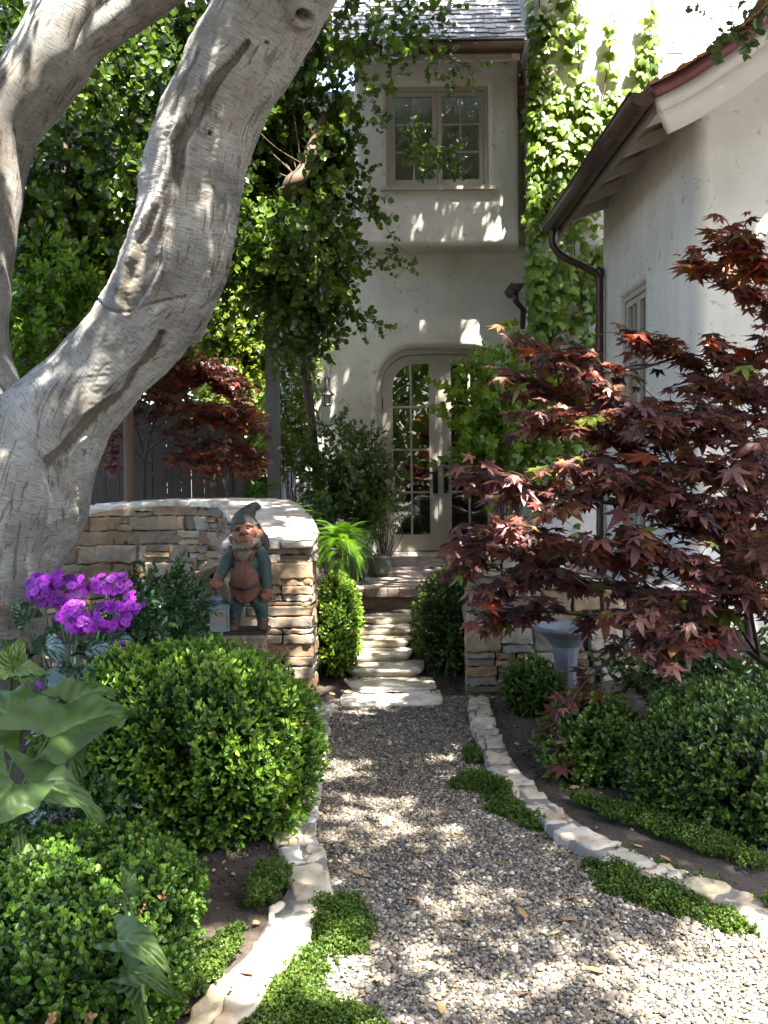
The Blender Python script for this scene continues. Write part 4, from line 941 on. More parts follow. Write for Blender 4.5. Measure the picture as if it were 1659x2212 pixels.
rg = np.random.default_rng(17)
for i in range(64):
    gap(px(rg.uniform(0, 600), rg.uniform(0, 660), 9.0), rg.uniform(.06, .2))
for x, y, r in ((1250, 210, .55), (1360, 110, .5), (1210, 290, .3), (1310, 40, .5), (1200, 430, .12)): gap(px(x, y, 11.15), r)
for y in (660, 740, 820, 900, 990): gap(px(505, y, 12.2), .42)
def crown():
    rng = np.random.default_rng(99); k = 52000
    gx = rng.uniform(-5.2, 4.6, k); gy = rng.uniform(-.6, 15.0, k); h = rng.uniform(5.0, 9.0, k)
    P = np.stack([gx, gy, np.zeros(k)], 1) + SUN_N / SUN_N[2] * h[:, None]
    ok = (P[:, 2] > 2.75 + .475 * np.maximum(P[:, 1], 0) + .15 * np.abs(P[:, 0]) * 0) & (P[:, 1] < 10.75) & (P[:, 2] < 8.3 + .9 * smooth(8.5, 9.5, P[:, 1]))
    k2 = 8000; g2 = np.stack([rng.uniform(-3.5, 2.6, k2), rng.uniform(10.8, 15.6, k2), np.zeros(k2)], 1); h2 = rng.uniform(7.0, 9.3, k2); P2 = g2 + SUN_N / SUN_N[2] * h2[:, None]; ok2 = (P2[:, 2] > 2.75 + .475 * P2[:, 1]) & (P2[:, 1] < 10.75)  # second leaf batch, added above the view to shade facade and bay
    # lumps: the crown thickens and thins
    ok &= noise(P * np.array([1, 1, 1.3]), .42, 2) > -1.3
    ok &= ~((gx > .82 + .15 * np.sin(gy * 5) - .35 * (3.3 - gy)) & (gy < 3.22 + .12 * np.sin(gx * 9)))  # leaves cut away so full sun reaches the near right gravel
    P = np.concatenate([P[ok], P2[ok2]])
    keep = np.ones(len(P), bool)
    for q, r in GAPS:
        v = P - q; t = v @ SUN_N; dd = np.linalg.norm(v - t[:, None] * SUN_N, axis=1); keep &= ~((dd < r + .055 + rng.normal(size=len(P)) * .025) & (t > 0))
    P = P[keep]; lf = leaf_ovate(.2, -.15, .42)
    tm = [sprig(700 + i, 11, .30, lf, .095, 60, False, .004, .1) for i in range(4)]
    ax = nrm(rng.normal(size=(len(P), 3)) + np.array([.2, 0, -.1])); mb = MB(); scatter(mb, tm, P, ax, rng, .8, 1.2, .5, .18)
    mb.build('crown', M['canopy'], tree)
def branches():
    """limbs carrying the crown above the picture, led between the openings of the crown"""
    mb = MB(); rng = np.random.default_rng(77); t0 = Pm[0]; r0 = Rm[0]; gq = np.array([q for q, r in GAPS]); gr = np.array([r for q, r in GAPS])
    up = np.array([1.25, 3.6, 5.3]); mb.tube(spline([t0 + (Pm[3] - Pm[0]) * .2, (t0 + up) / 2 + (0, 0, .15), up], 12), [r0 * (1 - .03 * i) for i in range(12)], 20, .8, False)
    t2 = px(235, -160, 6.0); up2 = np.array([-1.9, 6.4, 5.6]); mb.tube(spline([t2, (t2 + up2) / 2, up2], 10), [.22 - .008 * i for i in range(10)], 16, .8, False)
    for k in range(20):
        best = None
        for _ in range(40):
            a = rng.uniform(0, 6.28); o0 = up if k % 3 else up2; e = np.array([o0[0] + .6 + math.cos(a) * rng.uniform(1, 3.6), o0[1] - .3 + math.sin(a) * rng.uniform(1, 4.2), 0]); e[2] = max(rng.uniform(6.3, 7.6), 2.6 + .48 * e[1])
            mid = (o0 + e) / 2 + (0, 0, .4); mid[2] = max(mid[2], 2.4 + .48 * mid[1]); W = spline([o0, mid, e], 14); v = W[:, None] - gq[None]; t = v @ SUN_N; dd = np.linalg.norm(v - t[..., None] * SUN_N, axis=2); bad = ((dd < gr * .8 + .06) & (t > .3)).sum()
            if best is None or bad < best[0]: best = (bad, W)
        mb.tube(best[1], np.linspace(.13, .022, 14), 8, .8, False)
    mb.build('branch', M['bark'], tree)
branches()
crown()
# ------------------------------------------------------------------ clipped boxwood
BOXLEAF = leaf_ovate(.22, -.10, .27, .42)
BOX = [sprig(20 + i, 4, .095, BOXLEAF, .038, 50, True, .0016, .72, 0, True, .2) for i in range(5)]
BOXS = [sprig(40 + i, 4, .062, leaf_ovate(.25, -.08, .36, .48), .026, 55, True, .0014, .5, 0, True, .2) for i in range(5)]
def superpts(rng, k, half, n=3.4, up_only=False):
    d = nrm(rng.normal(size=(k, 3)));
    if up_only: d[:, 2] = np.abs(d[:, 2])
    r = 1 / (np.abs(d) ** n).sum(1) ** (1 / n); p = d * r[:, None]
    nr = nrm(np.sign(p) * np.abs(p) ** (n - 1) / np.asarray(half)); return p * np.asarray(half), nr
def boxwood(label, c, half, n, tm, mat, seed, k, lump=.05, size=1.0, base=.5, rot=0, name='boxwood_bush', group=None):
    root = thing(name, label, 'shrub', (c[0], c[1], max(0, c[2] - half[2])), group); rng = np.random.default_rng(seed); mb = MB()
    Rz_ = np.array([[math.cos(rot), -math.sin(rot), 0], [math.sin(rot), math.cos(rot), 0], [0, 0, 1]])
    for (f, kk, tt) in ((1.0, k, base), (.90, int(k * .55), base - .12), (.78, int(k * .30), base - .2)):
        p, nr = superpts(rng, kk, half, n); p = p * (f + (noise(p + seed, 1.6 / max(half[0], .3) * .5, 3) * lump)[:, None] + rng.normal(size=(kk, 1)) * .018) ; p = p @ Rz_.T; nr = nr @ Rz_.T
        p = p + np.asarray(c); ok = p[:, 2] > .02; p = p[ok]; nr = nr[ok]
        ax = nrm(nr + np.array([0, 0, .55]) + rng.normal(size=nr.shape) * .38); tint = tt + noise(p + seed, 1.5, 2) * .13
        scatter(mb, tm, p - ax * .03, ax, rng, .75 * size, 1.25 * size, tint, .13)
    mb.build('foliage', mat, root)
    if k > 2500:
        kk = 34; p, nr = superpts(rng, kk, half, n); p = (p * (1 + rng.normal(size=(kk, 1)) * .03)) @ Rz_.T + np.asarray(c); q = p[:, 2] > .05; mb = MB(); scatter(mb, tm, p[q], nrm(nr[q] + rng.normal(size=nr[q].shape) * .5), rng, .5, .9, .4, .3); mb.build('dead_leaf_sprays', M['deadleaf'], root)
    mb = MB()                                   # twigs, and a solid dark core added in place of inner shade
    for i in range(60):
        p, _ = superpts(rng, 1, np.asarray(half) * .86, n); e = p[0] @ Rz_.T + np.asarray(c); b = np.array([c[0] + rng.normal() * .06, c[1] + rng.normal() * .06, max(0, c[2] - half[2])]); m_ = (b + e) / 2 + rng.normal(size=3) * .05
        e[2] = max(e[2], .04); mb.tube(spline([b, m_, e], 6), np.linspace(.012, .003, 6), 5, .5, False)
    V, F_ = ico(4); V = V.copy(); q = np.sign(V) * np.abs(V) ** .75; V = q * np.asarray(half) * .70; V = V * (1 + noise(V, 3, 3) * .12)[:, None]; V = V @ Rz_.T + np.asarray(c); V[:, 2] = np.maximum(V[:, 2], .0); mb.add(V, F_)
    mb.build('twigs_and_shade_core', M['inner_shade'], root); return root
M['inner_shade'] = plain('dark_twigs_and_shade_core', (.018, .02, .010), .9, 0, .5, 40, .8, .02)  # near-black colour stands for the shade inside the bush
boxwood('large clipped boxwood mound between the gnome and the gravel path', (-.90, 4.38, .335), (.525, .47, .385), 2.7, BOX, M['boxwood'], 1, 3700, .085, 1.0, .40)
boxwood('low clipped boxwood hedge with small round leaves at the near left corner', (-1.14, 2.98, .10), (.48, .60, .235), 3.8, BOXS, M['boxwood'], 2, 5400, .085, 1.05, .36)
boxwood('big boxwood mound darkened for deep shade in the bed right of the curved kerb', (1.82, 4.50, .19), (.64, .55, .285), 2.8, BOX, M['boxshade'], 3, 3700, .10, 1.0, .40)
boxwood('small bright-tipped boxwood ball tucked against the big right mound', (1.04, 4.95, .15), (.19, .22, .20), 2.2, BOX, M['boxshade'], 4, 900, .2, .95, .55)
boxwood('little dark boxwood growing in front of the blue grey urn', (.92, 6.2, .14), (.12, .15, .17), 2.2, BOX, M['boxshade'], 5, 560, .2, 1.0, .45)
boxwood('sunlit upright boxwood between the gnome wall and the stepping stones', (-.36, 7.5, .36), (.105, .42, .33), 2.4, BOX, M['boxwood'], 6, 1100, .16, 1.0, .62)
boxwood('shaded dark boxwood on the maple side of the stepping stones', (.47, 7.75, .33), (.17, .65, .31), 2.2, BOX, M['boxshade'], 7, 1000, .26, 1.1, .34)

# ------------------------------------------------------------------ ground cover, litter
def patch(poly, label, seed, k, hgt=.05, z0=.01, mat='cover'):
    rng = np.random.default_rng(seed); Q = np.array([pxz(x, y, .02)[:2] for x, y in poly]); lo, hi = Q.min(0), Q.max(0); pts = rng.uniform(lo, hi, (k * 4, 2)); n = len(Q); ins = np.zeros(len(pts), bool); dist = np.full(len(pts), 9.)
    for i in range(n):
        a, b = Q[i], Q[(i + 1) % n]; c = ((a[1] > pts[:, 1]) != (b[1] > pts[:, 1])) & (pts[:, 0] < (b[0] - a[0]) * (pts[:, 1] - a[1]) / (b[1] - a[1] + 1e-9) + a[0]); ins ^= c
        t = np.clip(((pts - a) @ (b - a)) / ((b - a) @ (b - a)), 0, 1); dist = np.minimum(dist, np.linalg.norm(pts - a - t[:, None] * (b - a), axis=1))
    dist = np.where(ins, dist, -dist); p3 = np.column_stack([pts, np.zeros(len(pts))]); edge = dist + noise(p3, 3.0, 3) * .035 + rng.normal(size=len(pts)) * .012; ok = edge > 0; pts = pts[ok][:k]; edge = edge[ok][:k]
    KK = np.vstack([KRs[::2], KLs[::2]]); kd = np.sqrt(((pts[:, None] - KK[None]) ** 2).sum(2)).min(1) + rng.normal(size=len(pts)) * .018 > .068; pts = pts[kd]; edge = edge[kd]
    p3 = np.column_stack([pts, np.zeros(len(pts))]); h = hgt * smooth(0, .10, edge) * (.6 + .5 * noise(p3, 2.2, 2)); P = np.column_stack([pts, zg(pts[:, 0], pts[:, 1]) + z0 + np.maximum(h, 0)])
    tm = [sprig(800 + i, 4, .028, leaf_ovate(.15, -.05, .5, .5), .0105, 62, True, .0008, .3) for i in range(4)]; ax = nrm(rng.normal(size=P.shape) * .55 + np.array([0, 0, 1])); mb = MB()
    scatter(mb, tm, P - ax * .008, ax, rng, .8, 1.4, .5 + noise(P, 3, 2) * .14, .15)
    tag(mb.build('ground_cover', M[mat]), label, 'ground cover', None, 'stuff')
patch([(690, 1945), (760, 1935), (800, 1970), (800, 2030), (760, 2060), (690, 2060), (655, 2010), (660, 1970)], 'round cushion of ground cover spilling over the gravel by the left kerb', 1, 2600, .07)
patch([(640, 2050), (720, 2060), (690, 2110), (720, 2170), (850, 2230), (820, 2300), (380, 2330), (480, 2212), (560, 2130), (600, 2080)], 'wide sunny mat of ground cover between the left kerb and the gravel at the bottom', 2, 6000, .035)
patch([(610, 1890), (625, 1930), (570, 1980), (540, 1985), (545, 1940), (580, 1900)], 'ground cover tuft on the bed side of the left kerb under the boxwood mound', 3, 1300, .07, .03)
patch([(370, 2200), (420, 2110), (470, 2060), (525, 2040), (500, 2085), (440, 2150), (380, 2230)], 'thin strip of ground cover along the bed side of the left kerb', 4, 1300, .035, .03)
patch([(1000, 1618), (1050, 1605), (1068, 1625), (1060, 1650), (1010, 1650)], 'smallest ground cover tuft against the right kerb', 5, 500, .05)
patch([(975, 1700), (1000, 1675), (1060, 1668), (1110, 1700), (1160, 1755), (1215, 1790), (1180, 1800), (1090, 1760), (1055, 1750), (1050, 1710)], 'dark ground cover band beside the bend of the right kerb', 6, 2400, .05)
patch([(1255, 1860), (1300, 1845), (1400, 1880), (1520, 1915), (1690, 1990), (1690, 2025), (1600, 2015), (1500, 1985), (1380, 1950), (1300, 1920)], 'long ground cover band running out of the picture beside the right kerb', 7, 3800, .06)
patch([(1230, 1740), (1330, 1790), (1480, 1850), (1640, 1900), (1659, 1880), (1500, 1800), (1350, 1760)], 'shaded ground cover behind the right kerb below the big mound', 8, 2200, .04, .03)

rng = np.random.default_rng(57); k = 26000; x = rng.uniform(-1.9, 2.6, k); y = rng.uniform(2.3, 8.4, k); hw = .40 * y + .15; ok = ~inpath(x, y) & (np.abs(x) < hw) & ~((np.abs(x - np.interp(y, KRs[::-1, 1], KRs[::-1, 0])) < .085) | (np.abs(x - np.interp(y, KLs[::-1, 1], KLs[::-1, 0])) < .10)); x, y = x[ok], y[ok]; k = len(x)
V, F_ = ico(1); cl = [pack(V * (1 + noise(V + i * 2.3, .3, 2)[:, None] * .3), F_) for i in range(3)]; mb = MB(); scatter(mb, cl, np.stack([x, y, zg(x, y) + .001], 1), np.tile([0, 0, 1.], (k, 1)), rng, .0025, .0095, .5, .2)
tag(mb.build('soil_crumbs', M['soil']), 'dark crumbs of soil lying over the planting beds', 'soil', None, 'stuff')
k = 900; x = rng.uniform(-1.9, 2.4, k * 3); y = rng.uniform(2.4, 8.4, k * 3); ok = (~inpath(x, y) & (np.abs(x) < .40 * y + .1)) | ((rng.random(k * 3) < .12) & (np.abs(x) < .40 * y)); x, y = x[ok][:k], y[ok][:k]; k = len(x); V, F_ = leaf_ovate(.2, .1, .28, .45); mb = MB()
nz_ = nrm(rng.normal(size=(k, 3)) * .35 + (0, 0, 1)); scatter(mb, [pack(V, F_)], np.stack([x, y, zg(x, y) + np.where(inpath(x, y), .018, .008)], 1), nz_, rng, .010, .032, .4, .3)
tag(mb.build('leaf_litter', M['deadleaf']), 'fine dry leaf litter scattered over the beds and gravel', 'leaf litter', None, 'stuff')
rng = np.random.default_rng(31); k = 0
lf0 = leaf_ovate(.25, .12, .26, .45)
def litter_leaf(p, size, label, group, nm='fallen_leaf'):
    a = rng.uniform(0, 6.28); d = np.array([math.cos(a), math.sin(a), rng.normal() * .1]); mbl = MB(); v, f = place_leaf(lf0, np.zeros(3), d, np.array([rng.normal() * .3, rng.normal() * .3, 1]), size)
    v2 = v.copy(); v2[:, 2] -= .0012; nn = len(v); mbl.add(np.concatenate([v, v2]), f + [tuple(i + nn for i in q[::-1]) for q in f], rng.uniform(0, 1)); o = mbl.build(nm, M['deadleaf']); o.location = tuple(p); tag(o, label, 'fallen leaf', group)
for (x, y) in ((945, 1990), (1135, 1985), (1000, 1720), (885, 1660), (760, 1880), (1170, 1800), (780, 1890), (1240, 1935), (1210, 2010), (905, 1835), (990, 1800), (1060, 1700), (870, 1940), (740, 2140), (1300, 2100), (960, 2190), (1120, 2150), (740, 1950), (850, 1610), (1080, 1860), (1250, 1985), (1020, 1990), (700, 1760), (820, 2110), (925, 1560)):
    litter_leaf(pxz(x + rng.normal() * 6, y, .022), rng.uniform(.035, .065), 'small dry tan leaf lying flat on the gravel path', 'fallen leaves on the gravel')
for (x, y) in ((505, 2020), (475, 2050), (510, 2062), (430, 2080), (455, 2120), (400, 2150), (560, 1990), (700, 1465), (710, 1490), (690, 1500), (725, 1500), (1130, 1480), (1200, 1640), (1150, 1600), (1230, 1700), (1320, 1770), (1180, 1560), (1110, 1540), (1100, 1580), (1130, 1620), (1210, 1610), (1170, 1680), (1260, 1730), (1140, 1530), (1290, 1790), (1090, 1510), (1390, 1830), (1450, 1860), (540, 2000), (450, 2090), (390, 2190), (520, 2100)):
    litter_leaf(pxz(x, y, .05), rng.uniform(.03, .06), 'curled brown leaf lying on the dark soil beside the path', 'fallen leaves on the soil')

# ------------------------------------------------------------------ leafy masses behind
ROUND = leaf_ovate(.12, -.10, .44, .5)
RSPR = [sprig(120 + i, 8, .30, ROUND, .085, 62, False, .003, .25, .25) for i in range(5)]
def sunny(P):
    keep = np.ones(len(P), bool)
    for q, r in GAPS:
        v = P - q; t = v @ SUN_N; keep &= ~((np.linalg.norm(v - t[:, None] * SUN_N, axis=1) < r + .16) & (t > .35))
    return keep
def foliage_thing(name, label, cat, lobes, tm, mat, seed, base, trunks=(), size=1.0, tint=.45, droop=.2, hang=(), group=None, trmat='twig', shell=.5, flowers=None, stemr=.007):
    """lobes: (x, y, d, rx, ry in photo units, rd in metres, count)"""
    root = thing(name, label, cat, base, group); rng = np.random.default_rng(seed); mb = MB(); allp = []
    for (x, y, d, rx, ry, rd, k) in lobes:
        c = px(x, y, d); dirs = nrm(rng.normal(size=(k, 3))); rr = rng.uniform(0, 1, k) ** (1 / 3); rr = np.where(rng.random(k) < shell, .8 + .25 * rr, rr)
        h = np.array([rx * d / F, rd, ry * d / F]); q = dirs * rr[:, None] * h; q = q * (1 + noise(q + c, .9, 2) * .22)[:, None]; P = c + q; ok = (P[:, 2] > zg(P[:, 0], P[:, 1]) + .03) & (noise(P, .55, 2) > -1.0)
        if seed in (51, 52, 55): ok &= sunny(P)
        P = P[ok]; ax = nrm(dirs[ok] * .8 + rng.normal(size=P.shape) * .6 + np.array([0, -.15, -droop])); scatter(mb, tm, P, ax, rng, .7 * size, 1.2 * size, tint + noise(P, .9, 2) * .12, .14); allp.append(P)
    for P3, k in hang:
        W = spline(at(P3), 30); r = np.array([.0]); idx = rng.integers(0, 30, k); P = W[idx] + rng.normal(size=(k, 3)) * .05; ax = nrm(rng.normal(size=P.shape) * .6 + np.array([.2, -.2, -.6])); scatter(mb, tm, P, ax, rng, .6 * size, 1.0 * size, tint + .1, .14)
    mb.build('foliage' if cat not in ('tree',) else 'crown', M[mat], root)
    tb_ = MB(); allp = np.concatenate(allp)
    org = []
    for P4 in trunks: p, r = pathr(P4, 24); tb_.tube(p, r, 12, .5, False); org.append(p[8:])
    org = np.concatenate(org) if org else None
    b = np.asarray(base, float)
    for i in range(26):
        e = allp[rng.integers(len(allp))]; s0 = b if org is None else org[rng.integers(len(org))]; m_ = (s0 + e) / 2 + rng.normal(size=3) * .12; tb_.tube(spline([s0, m_, e], 8), np.linspace(stemr, stemr * .3, 8), 6, .5, False)
    for P3, k in hang: tb_.tube(spline(at(P3), 24), np.linspace(.006, .002, 24), 5, .5, False)
    tb_.build('trunk' if cat == 'tree' else 'stem', M[trmat], root)
    if flowers:
        fm = MB(); k = flowers; P = allp[rng.integers(0, len(allp), k)] + rng.normal(size=(k, 3)) * .06; fl = sprig(5, 6, .04, leaf_ovate(.1, 0, .5), .035, 70, False, 0); scatter(fm, [fl], P, nrm(rng.normal(size=P.shape) + (0, -1, .3)), rng, .7, 1.2, .5, .2); fm.build('blossom', M['purple'], root)
    return root
foliage_thing('evergreen_tree', 'glossy round-leaved tree draping in front of the bay window and facade', 'tree',
    [(620, 120, 9.8, 180, 170, 1.0, 1350), (690, 200, 10.2, 100, 170, .6, 750), (600, 330, 9.7, 130, 150, .9, 1000), (650, 430, 10.0, 105, 150, .7, 800), (620, 540, 9.8, 95, 90, .8, 520), (675, 580, 10.2, 60, 110, .5, 300), (800, 50, 10.3, 100, 80, .4, 300), (785, 180, 10.4, 60, 90, .3, 160), (850, 300, 10.4, 55, 25, .2, 40), (640, 690, 10.3, 40, 70, .4, 110), (900, 40, 10.4, 45, 45, .25, 60), (720, 340, 10.3, 40, 70, .3, 110)], RSPR, 'roundleaf', 51, (-.8, 11.2, .35),
    trunks=[[(690, 1080, 11.2, 9), (660, 800, 10.9, 10), (620, 560, 10.2, 12), (625, 410, 9.6, 17), (655, 370, 9.6, 15), (700, 250, 9.8, 10)]],
    hang=[([(900, 90, 10.3), (980, 130, 10.3), (1040, 155, 10.3)], 16), ([(850, 280, 10.3), (920, 310, 10.2), (985, 340, 10.2)], 26), ([(740, 430, 10.2), (780, 450, 10.1), (810, 440, 10.1), (850, 520, 10.1), (880, 545, 10.1)], 12), ([(720, 620, 10.3), (770, 680, 10.2), (815, 690, 10.2)], 10), ([(760, 370, 10.3), (800, 400, 10.2), (800, 480, 10.2)], 10), ([(760, 540, 10.3), (820, 560, 10.2), (845, 570, 10.2)], 9)], size=1.05, tint=.42)
foliage_thing('evergreen_tree', 'dense dark green tree filling the upper left behind both trunks', 'tree',
    [(260, 180, 9.0, 200, 150, 1.0, 1500), (120, 420, 8.6, 200, 170, 1.0, 1400), (300, 480, 8.8, 170, 180, .9, 1300), (60, 200, 9.2, 160, 200, 1.0, 800), (400, 600, 9.2, 60, 80, .5, 180), (160, 620, 8.6, 170, 90, .8, 600), (440, 280, 9.4, 140, 200, .7, 900), (20, 30, 8.5, 150, 80, .8, 500)], RSPR, 'roundleaf', 52, (-3.2, 9.0, .3),
    trunks=[[(40, 1100, 9, 22), (60, 700, 9, 22), (150, 300, 9, 14)], [(280, 1080, 9, 12), (270, 430, 8.4, 7), (285, 410, 8.4, 6), (330, 330, 8.5, 5)]], size=1.05, tint=.36)
OBL = [sprig(140 + i, 9, .22, leaf_ovate(.15, -.15, .24, .42), .085, 58, False, .003, .3, .15) for i in range(4)]
foliage_thing('flowering_shrub', 'light green long-leaved shrub with a few purple blossoms left of the leaning trunk', 'shrub',
    [(70, 720, 7.6, 130, 90, .5, 420), (130, 620, 7.8, 90, 70, .5, 260), (20, 820, 7.4, 80, 80, .5, 200)], OBL, 'lime', 53, (-2.7, 7.6, .3), size=.95, tint=.3, flowers=14)
foliage_thing('garden_hedge', 'bright sunlit hedge seen through the gap beyond the fence', 'hedge',
    [(510, 720, 12.6, 75, 130, .6, 1100), (525, 960, 12.4, 65, 180, .5, 900)], RSPR, 'yellowvine', 54, (-1.8, 12.5, .3), size=1.0, tint=.6)
foliage_thing('background_tree', 'dark tree mass far behind the fence on the left', 'tree',
    [(150, 300, 15, 420, 420, 1.6, 2400), (-150, 700, 14, 300, 400, 1.5, 1300), (400, 100, 15.5, 260, 230, 1.0, 900), (250, 800, 13.5, 190, 260, 1.0, 1000)], RSPR, 'roundleaf', 55, (-5, 15, .3), size=1.6, tint=.4)
VINE = [sprig(160 + i, 7, .24, leaf_ovate(.1, -.15, .46, .4), .085, 65, False, .003, .2, .3) for i in range(4)]
foliage_thing('climbing_vine', 'yellow-green vine climbing the sunny left corner of the facade', 'vine',
    [(632, 800, 11.4, 35, 90, .15, 120), (622, 900, 11.4, 25, 70, .12, 70), (610, 960, 11.3, 25, 40, .12, 40), (645, 700, 11.4, 45, 60, .2, 90)], VINE, 'yellowvine', 56, (-1.0, 11.4, .4), size=.95, tint=.45, droop=.5)
foliage_thing('leafy_shrub', 'upright dark-leaved shrub growing against the wall left of the arched door', 'shrub',
    [(720, 990, 10.9, 65, 60, .25, 130), (760, 1040, 10.7, 65, 70, .3, 170), (700, 1050, 10.9, 40, 60, .25, 70), (800, 1000, 10.8, 30, 50, .2, 50), (740, 1110, 10.6, 60, 40, .25, 110)], OBL, 'roundleaf', 57, (-.45, 10.7, .5), trunks=[[(690, 1180, 10.6, 5), (690, 1080, 10.7, 4), (680, 1000, 10.8, 3)], [(745, 1180, 10.6, 4), (750, 1000, 10.8, 3)]], size=.95, tint=.5, droop=0)
foliage_thing('nandina_shrub', 'small yellowish narrow-leaved shrub right beside the door foot', 'shrub', [(815, 1110, 10.5, 32, 35, .15, 60), (830, 1080, 10.5, 20, 20, .12, 25)], OBL, 'yellowvine', 58, (-.02, 10.5, .5), size=.75, tint=.15, droop=0)
GRAPE = leaf_ivy(-.2)
LIMES = [sprig(180 + i, 6, .40, GRAPE, .13, 70, False, .004, .2, .1) for i in range(4)]
foliage_thing('leafy_vine', 'lime green broad-leaved vine hanging in front of the right door leaf', 'vine', [(1030, 850, 10.6, 40, 60, .2, 30), (1075, 900, 10.7, 55, 90, .25, 55), (1020, 950, 10.6, 35, 50, .2, 24), (1085, 800, 10.8, 40, 50, .2, 22), (1130, 880, 10.9, 50, 130, .2, 60), (1080, 1000, 10.8, 45, 60, .2, 28), (1150, 1010, 10.9, 60, 80, .2, 40)], LIMES, 'ivy', 59, (1.3, 10.8, .5), size=.8, tint=.5, droop=.5)

# ivy on the chimney: leaves lie on the plaster
def ivy():
    root = thing('boston_ivy', 'bright green ivy climbing the plaster chimney', 'ivy', (cx0 + .3, CY, .4)); rng = np.random.default_rng(91); mb = MB(); lf = pack(*GRAPE); vb = MB()
    zones = [(1165, 60, 28, 70, 60), (1165, 160, 26, 60, 60), (1175, 280, 45, 60, 110), (1225, 235, 65, 50, 110), (1290, 280, 55, 45, 75), (1210, 330, 60, 55, 110), (1345, 215, 38, 30, 32), (1395, 160, 20, 60, 40), (1408, 60, 10, 60, 20), (1230, 60, 30, 70, 20), (1175, 420, 40, 60, 110), (1160, 520, 30, 60, 80), (1160, 640, 30, 80, 90), (1165, 780, 34, 100, 100), (1240, 420, 50, 60, 70), (1230, 640, 45, 100, 90), (1200, 900, 70, 110, 150), (1270, 820, 45, 160, 90), (1290, 560, 30, 70, 45), (1285, 680, 28, 150, 90), (1255, 120, 10, 120, 16), (1320, 110, 10, 100, 16), (1225, 60, 14, 70, 24)]
    for (x, y, rx, ry, k) in zones:
        X = x + rng.normal(size=k) * rx * .62; Y = y + rng.normal(size=k) * ry * .62; P = np.array([px(a, b, CY - .03 - rng.uniform(0, .10)) for a, b in zip(X, Y)]); P[:, 0] = np.clip(P[:, 0], cx0 - .03, cx1 + .04)
        k = len(P); nor = nrm(np.stack([rng.normal(size=k) * .35 + np.where(P[:, 0] < cx0 + .05, -.7, 0), -np.ones(k) * 1.0, .45 + rng.normal(size=k) * .3], 1)); dn = np.array([0, 0, -1.]) + rng.normal(size=(k, 3)) * np.array([.45, .1, .25]); y_ = nrm(dn - nor * (dn * nor).sum(1, keepdims=True)); x_ = np.cross(y_, nor); R = np.stack([x_, y_, nor], 2) * rng.uniform(.07, .14, (k, 1, 1))
        mb.inst(lf, R, P, np.clip(.5 + rng.normal(size=k) * .22, 0, 1))
    mb.build('foliage', M['ivy'], root)
    for L in ([(1160, 1000), (1165, 700), (1160, 400), (1175, 200), (1165, 0)], [(1200, 900), (1210, 600), (1190, 420), (1240, 260), (1250, 120), (1235, 0)], [(1240, 900), (1270, 700), (1240, 520), (1290, 300), (1310, 160), (1330, 30)], [(1180, 800), (1230, 500), (1300, 300), (1380, 220), (1405, 100), (1410, 0)], [(1160, 600), (1150, 300), (1158, 80)]):
        vb.tube(spline([px(a, b, CY - .035) for a, b in L], 40), .008, 5, .5, False)
    vb.build('stem', M['twig'], root)
ivy()

# ------------------------------------------------------------------ maples
MPS = [pack(*leaf_maple(7, .27, dr)) for dr in (-.08, -.26, -.5)] + [pack(*leaf_maple(5, .24, -.35))]
for _v in (0, 1, 2, 3): MPS[_v][0][:, 2] += (.10, -.12, .18, .05)[_v] * MPS[_v][0][:, 0] ** 2 + (.08, -.06, .05, .1)[_v] * MPS[_v][0][:, 0] * MPS[_v][0][:, 1]
def maple(name, label, branches, base, seed, dens, size, tint, n_extra=(), thick=1.0, flat=.55):
    root = thing(name, label, 'tree', base); rng = np.random.default_rng(seed); tb_ = MB(); pts = []
    for B, r0, r1, wgt, th_ in branches:
        W = spline(at(B), 40); tb_.tube(W, np.linspace(r0, r1, 40) * thick, 8, .5, False)
        L = np.linalg.norm(np.diff(W, axis=0), axis=1).sum(); k = max(3, int(L * dens * wgt))
        for i in range(k):
            t = th_ + (1 - th_) * rng.random() ** .8; j = min(39, int(t * 39)); p = W[j]; d = nrm(W[min(39, j + 1)] - W[max(0, j - 1)]); side = nrm(np.cross(d, (0, 0, 1))) * rng.choice([-1, 1]); tl = rng.uniform(.06, .30) * (.7 + .6 * (1 - t) + .2)
            e = p + (d * .7 + side * rng.uniform(.2, 1.0) + np.array([0, 0, rng.normal() * .13])) * tl; m_ = (p + e) / 2 + (0, 0, .02); tb_.tube(spline([p, m_, e], 6), np.linspace(.0045, .0015, 6), 4, .5, False)
            for q in np.linspace(.35, 1.0, rng.integers(2, 5)): pts.append(np.append(p + (e - p) * q + rng.normal(size=3) * .025, t))
    pts = np.array(pts); P = pts[:, :3]; k = len(P)
    nor = nrm(np.stack([rng.normal(size=k) * .30, -.30 + rng.normal(size=k) * .32, np.full(k, 1.0) * flat + rng.uniform(0, .4, k)], 1)); az = rng.uniform(0, 6.28, k); dr = np.stack([np.cos(az), np.sin(az) - .5, rng.uniform(-.7, -.1, k)], 1); y_ = nrm(dr - nor * (dr * nor).sum(1, keepdims=True)); x_ = np.cross(y_, nor); R = np.stack([x_, y_, nor], 2) * (rng.gamma(9, size / 9, (k, 1, 1)))
    tt = np.clip(tint(P, rng), 0, 1); mb = MB(); wv = rng.integers(0, 4, k)
    for v_ in range(4): mb.inst(MPS[v_], R[wv == v_], P[wv == v_], tt[wv == v_]); mb.build('crown', M['maple'], root); tb_.build('trunk', M['redtwig'], root)
    return k
def mt(P, rng):
    z = P[:, 2]; base_ = rng.beta(1.3, 1.2, len(P)) * .74; hi = rng.random(len(P)) < np.clip((z - 1.75) * .9, 0.04, .65); return np.where(hi, rng.uniform(.66, .95, len(P)), np.where(rng.random(len(P)) < .035, 1.0, base_))
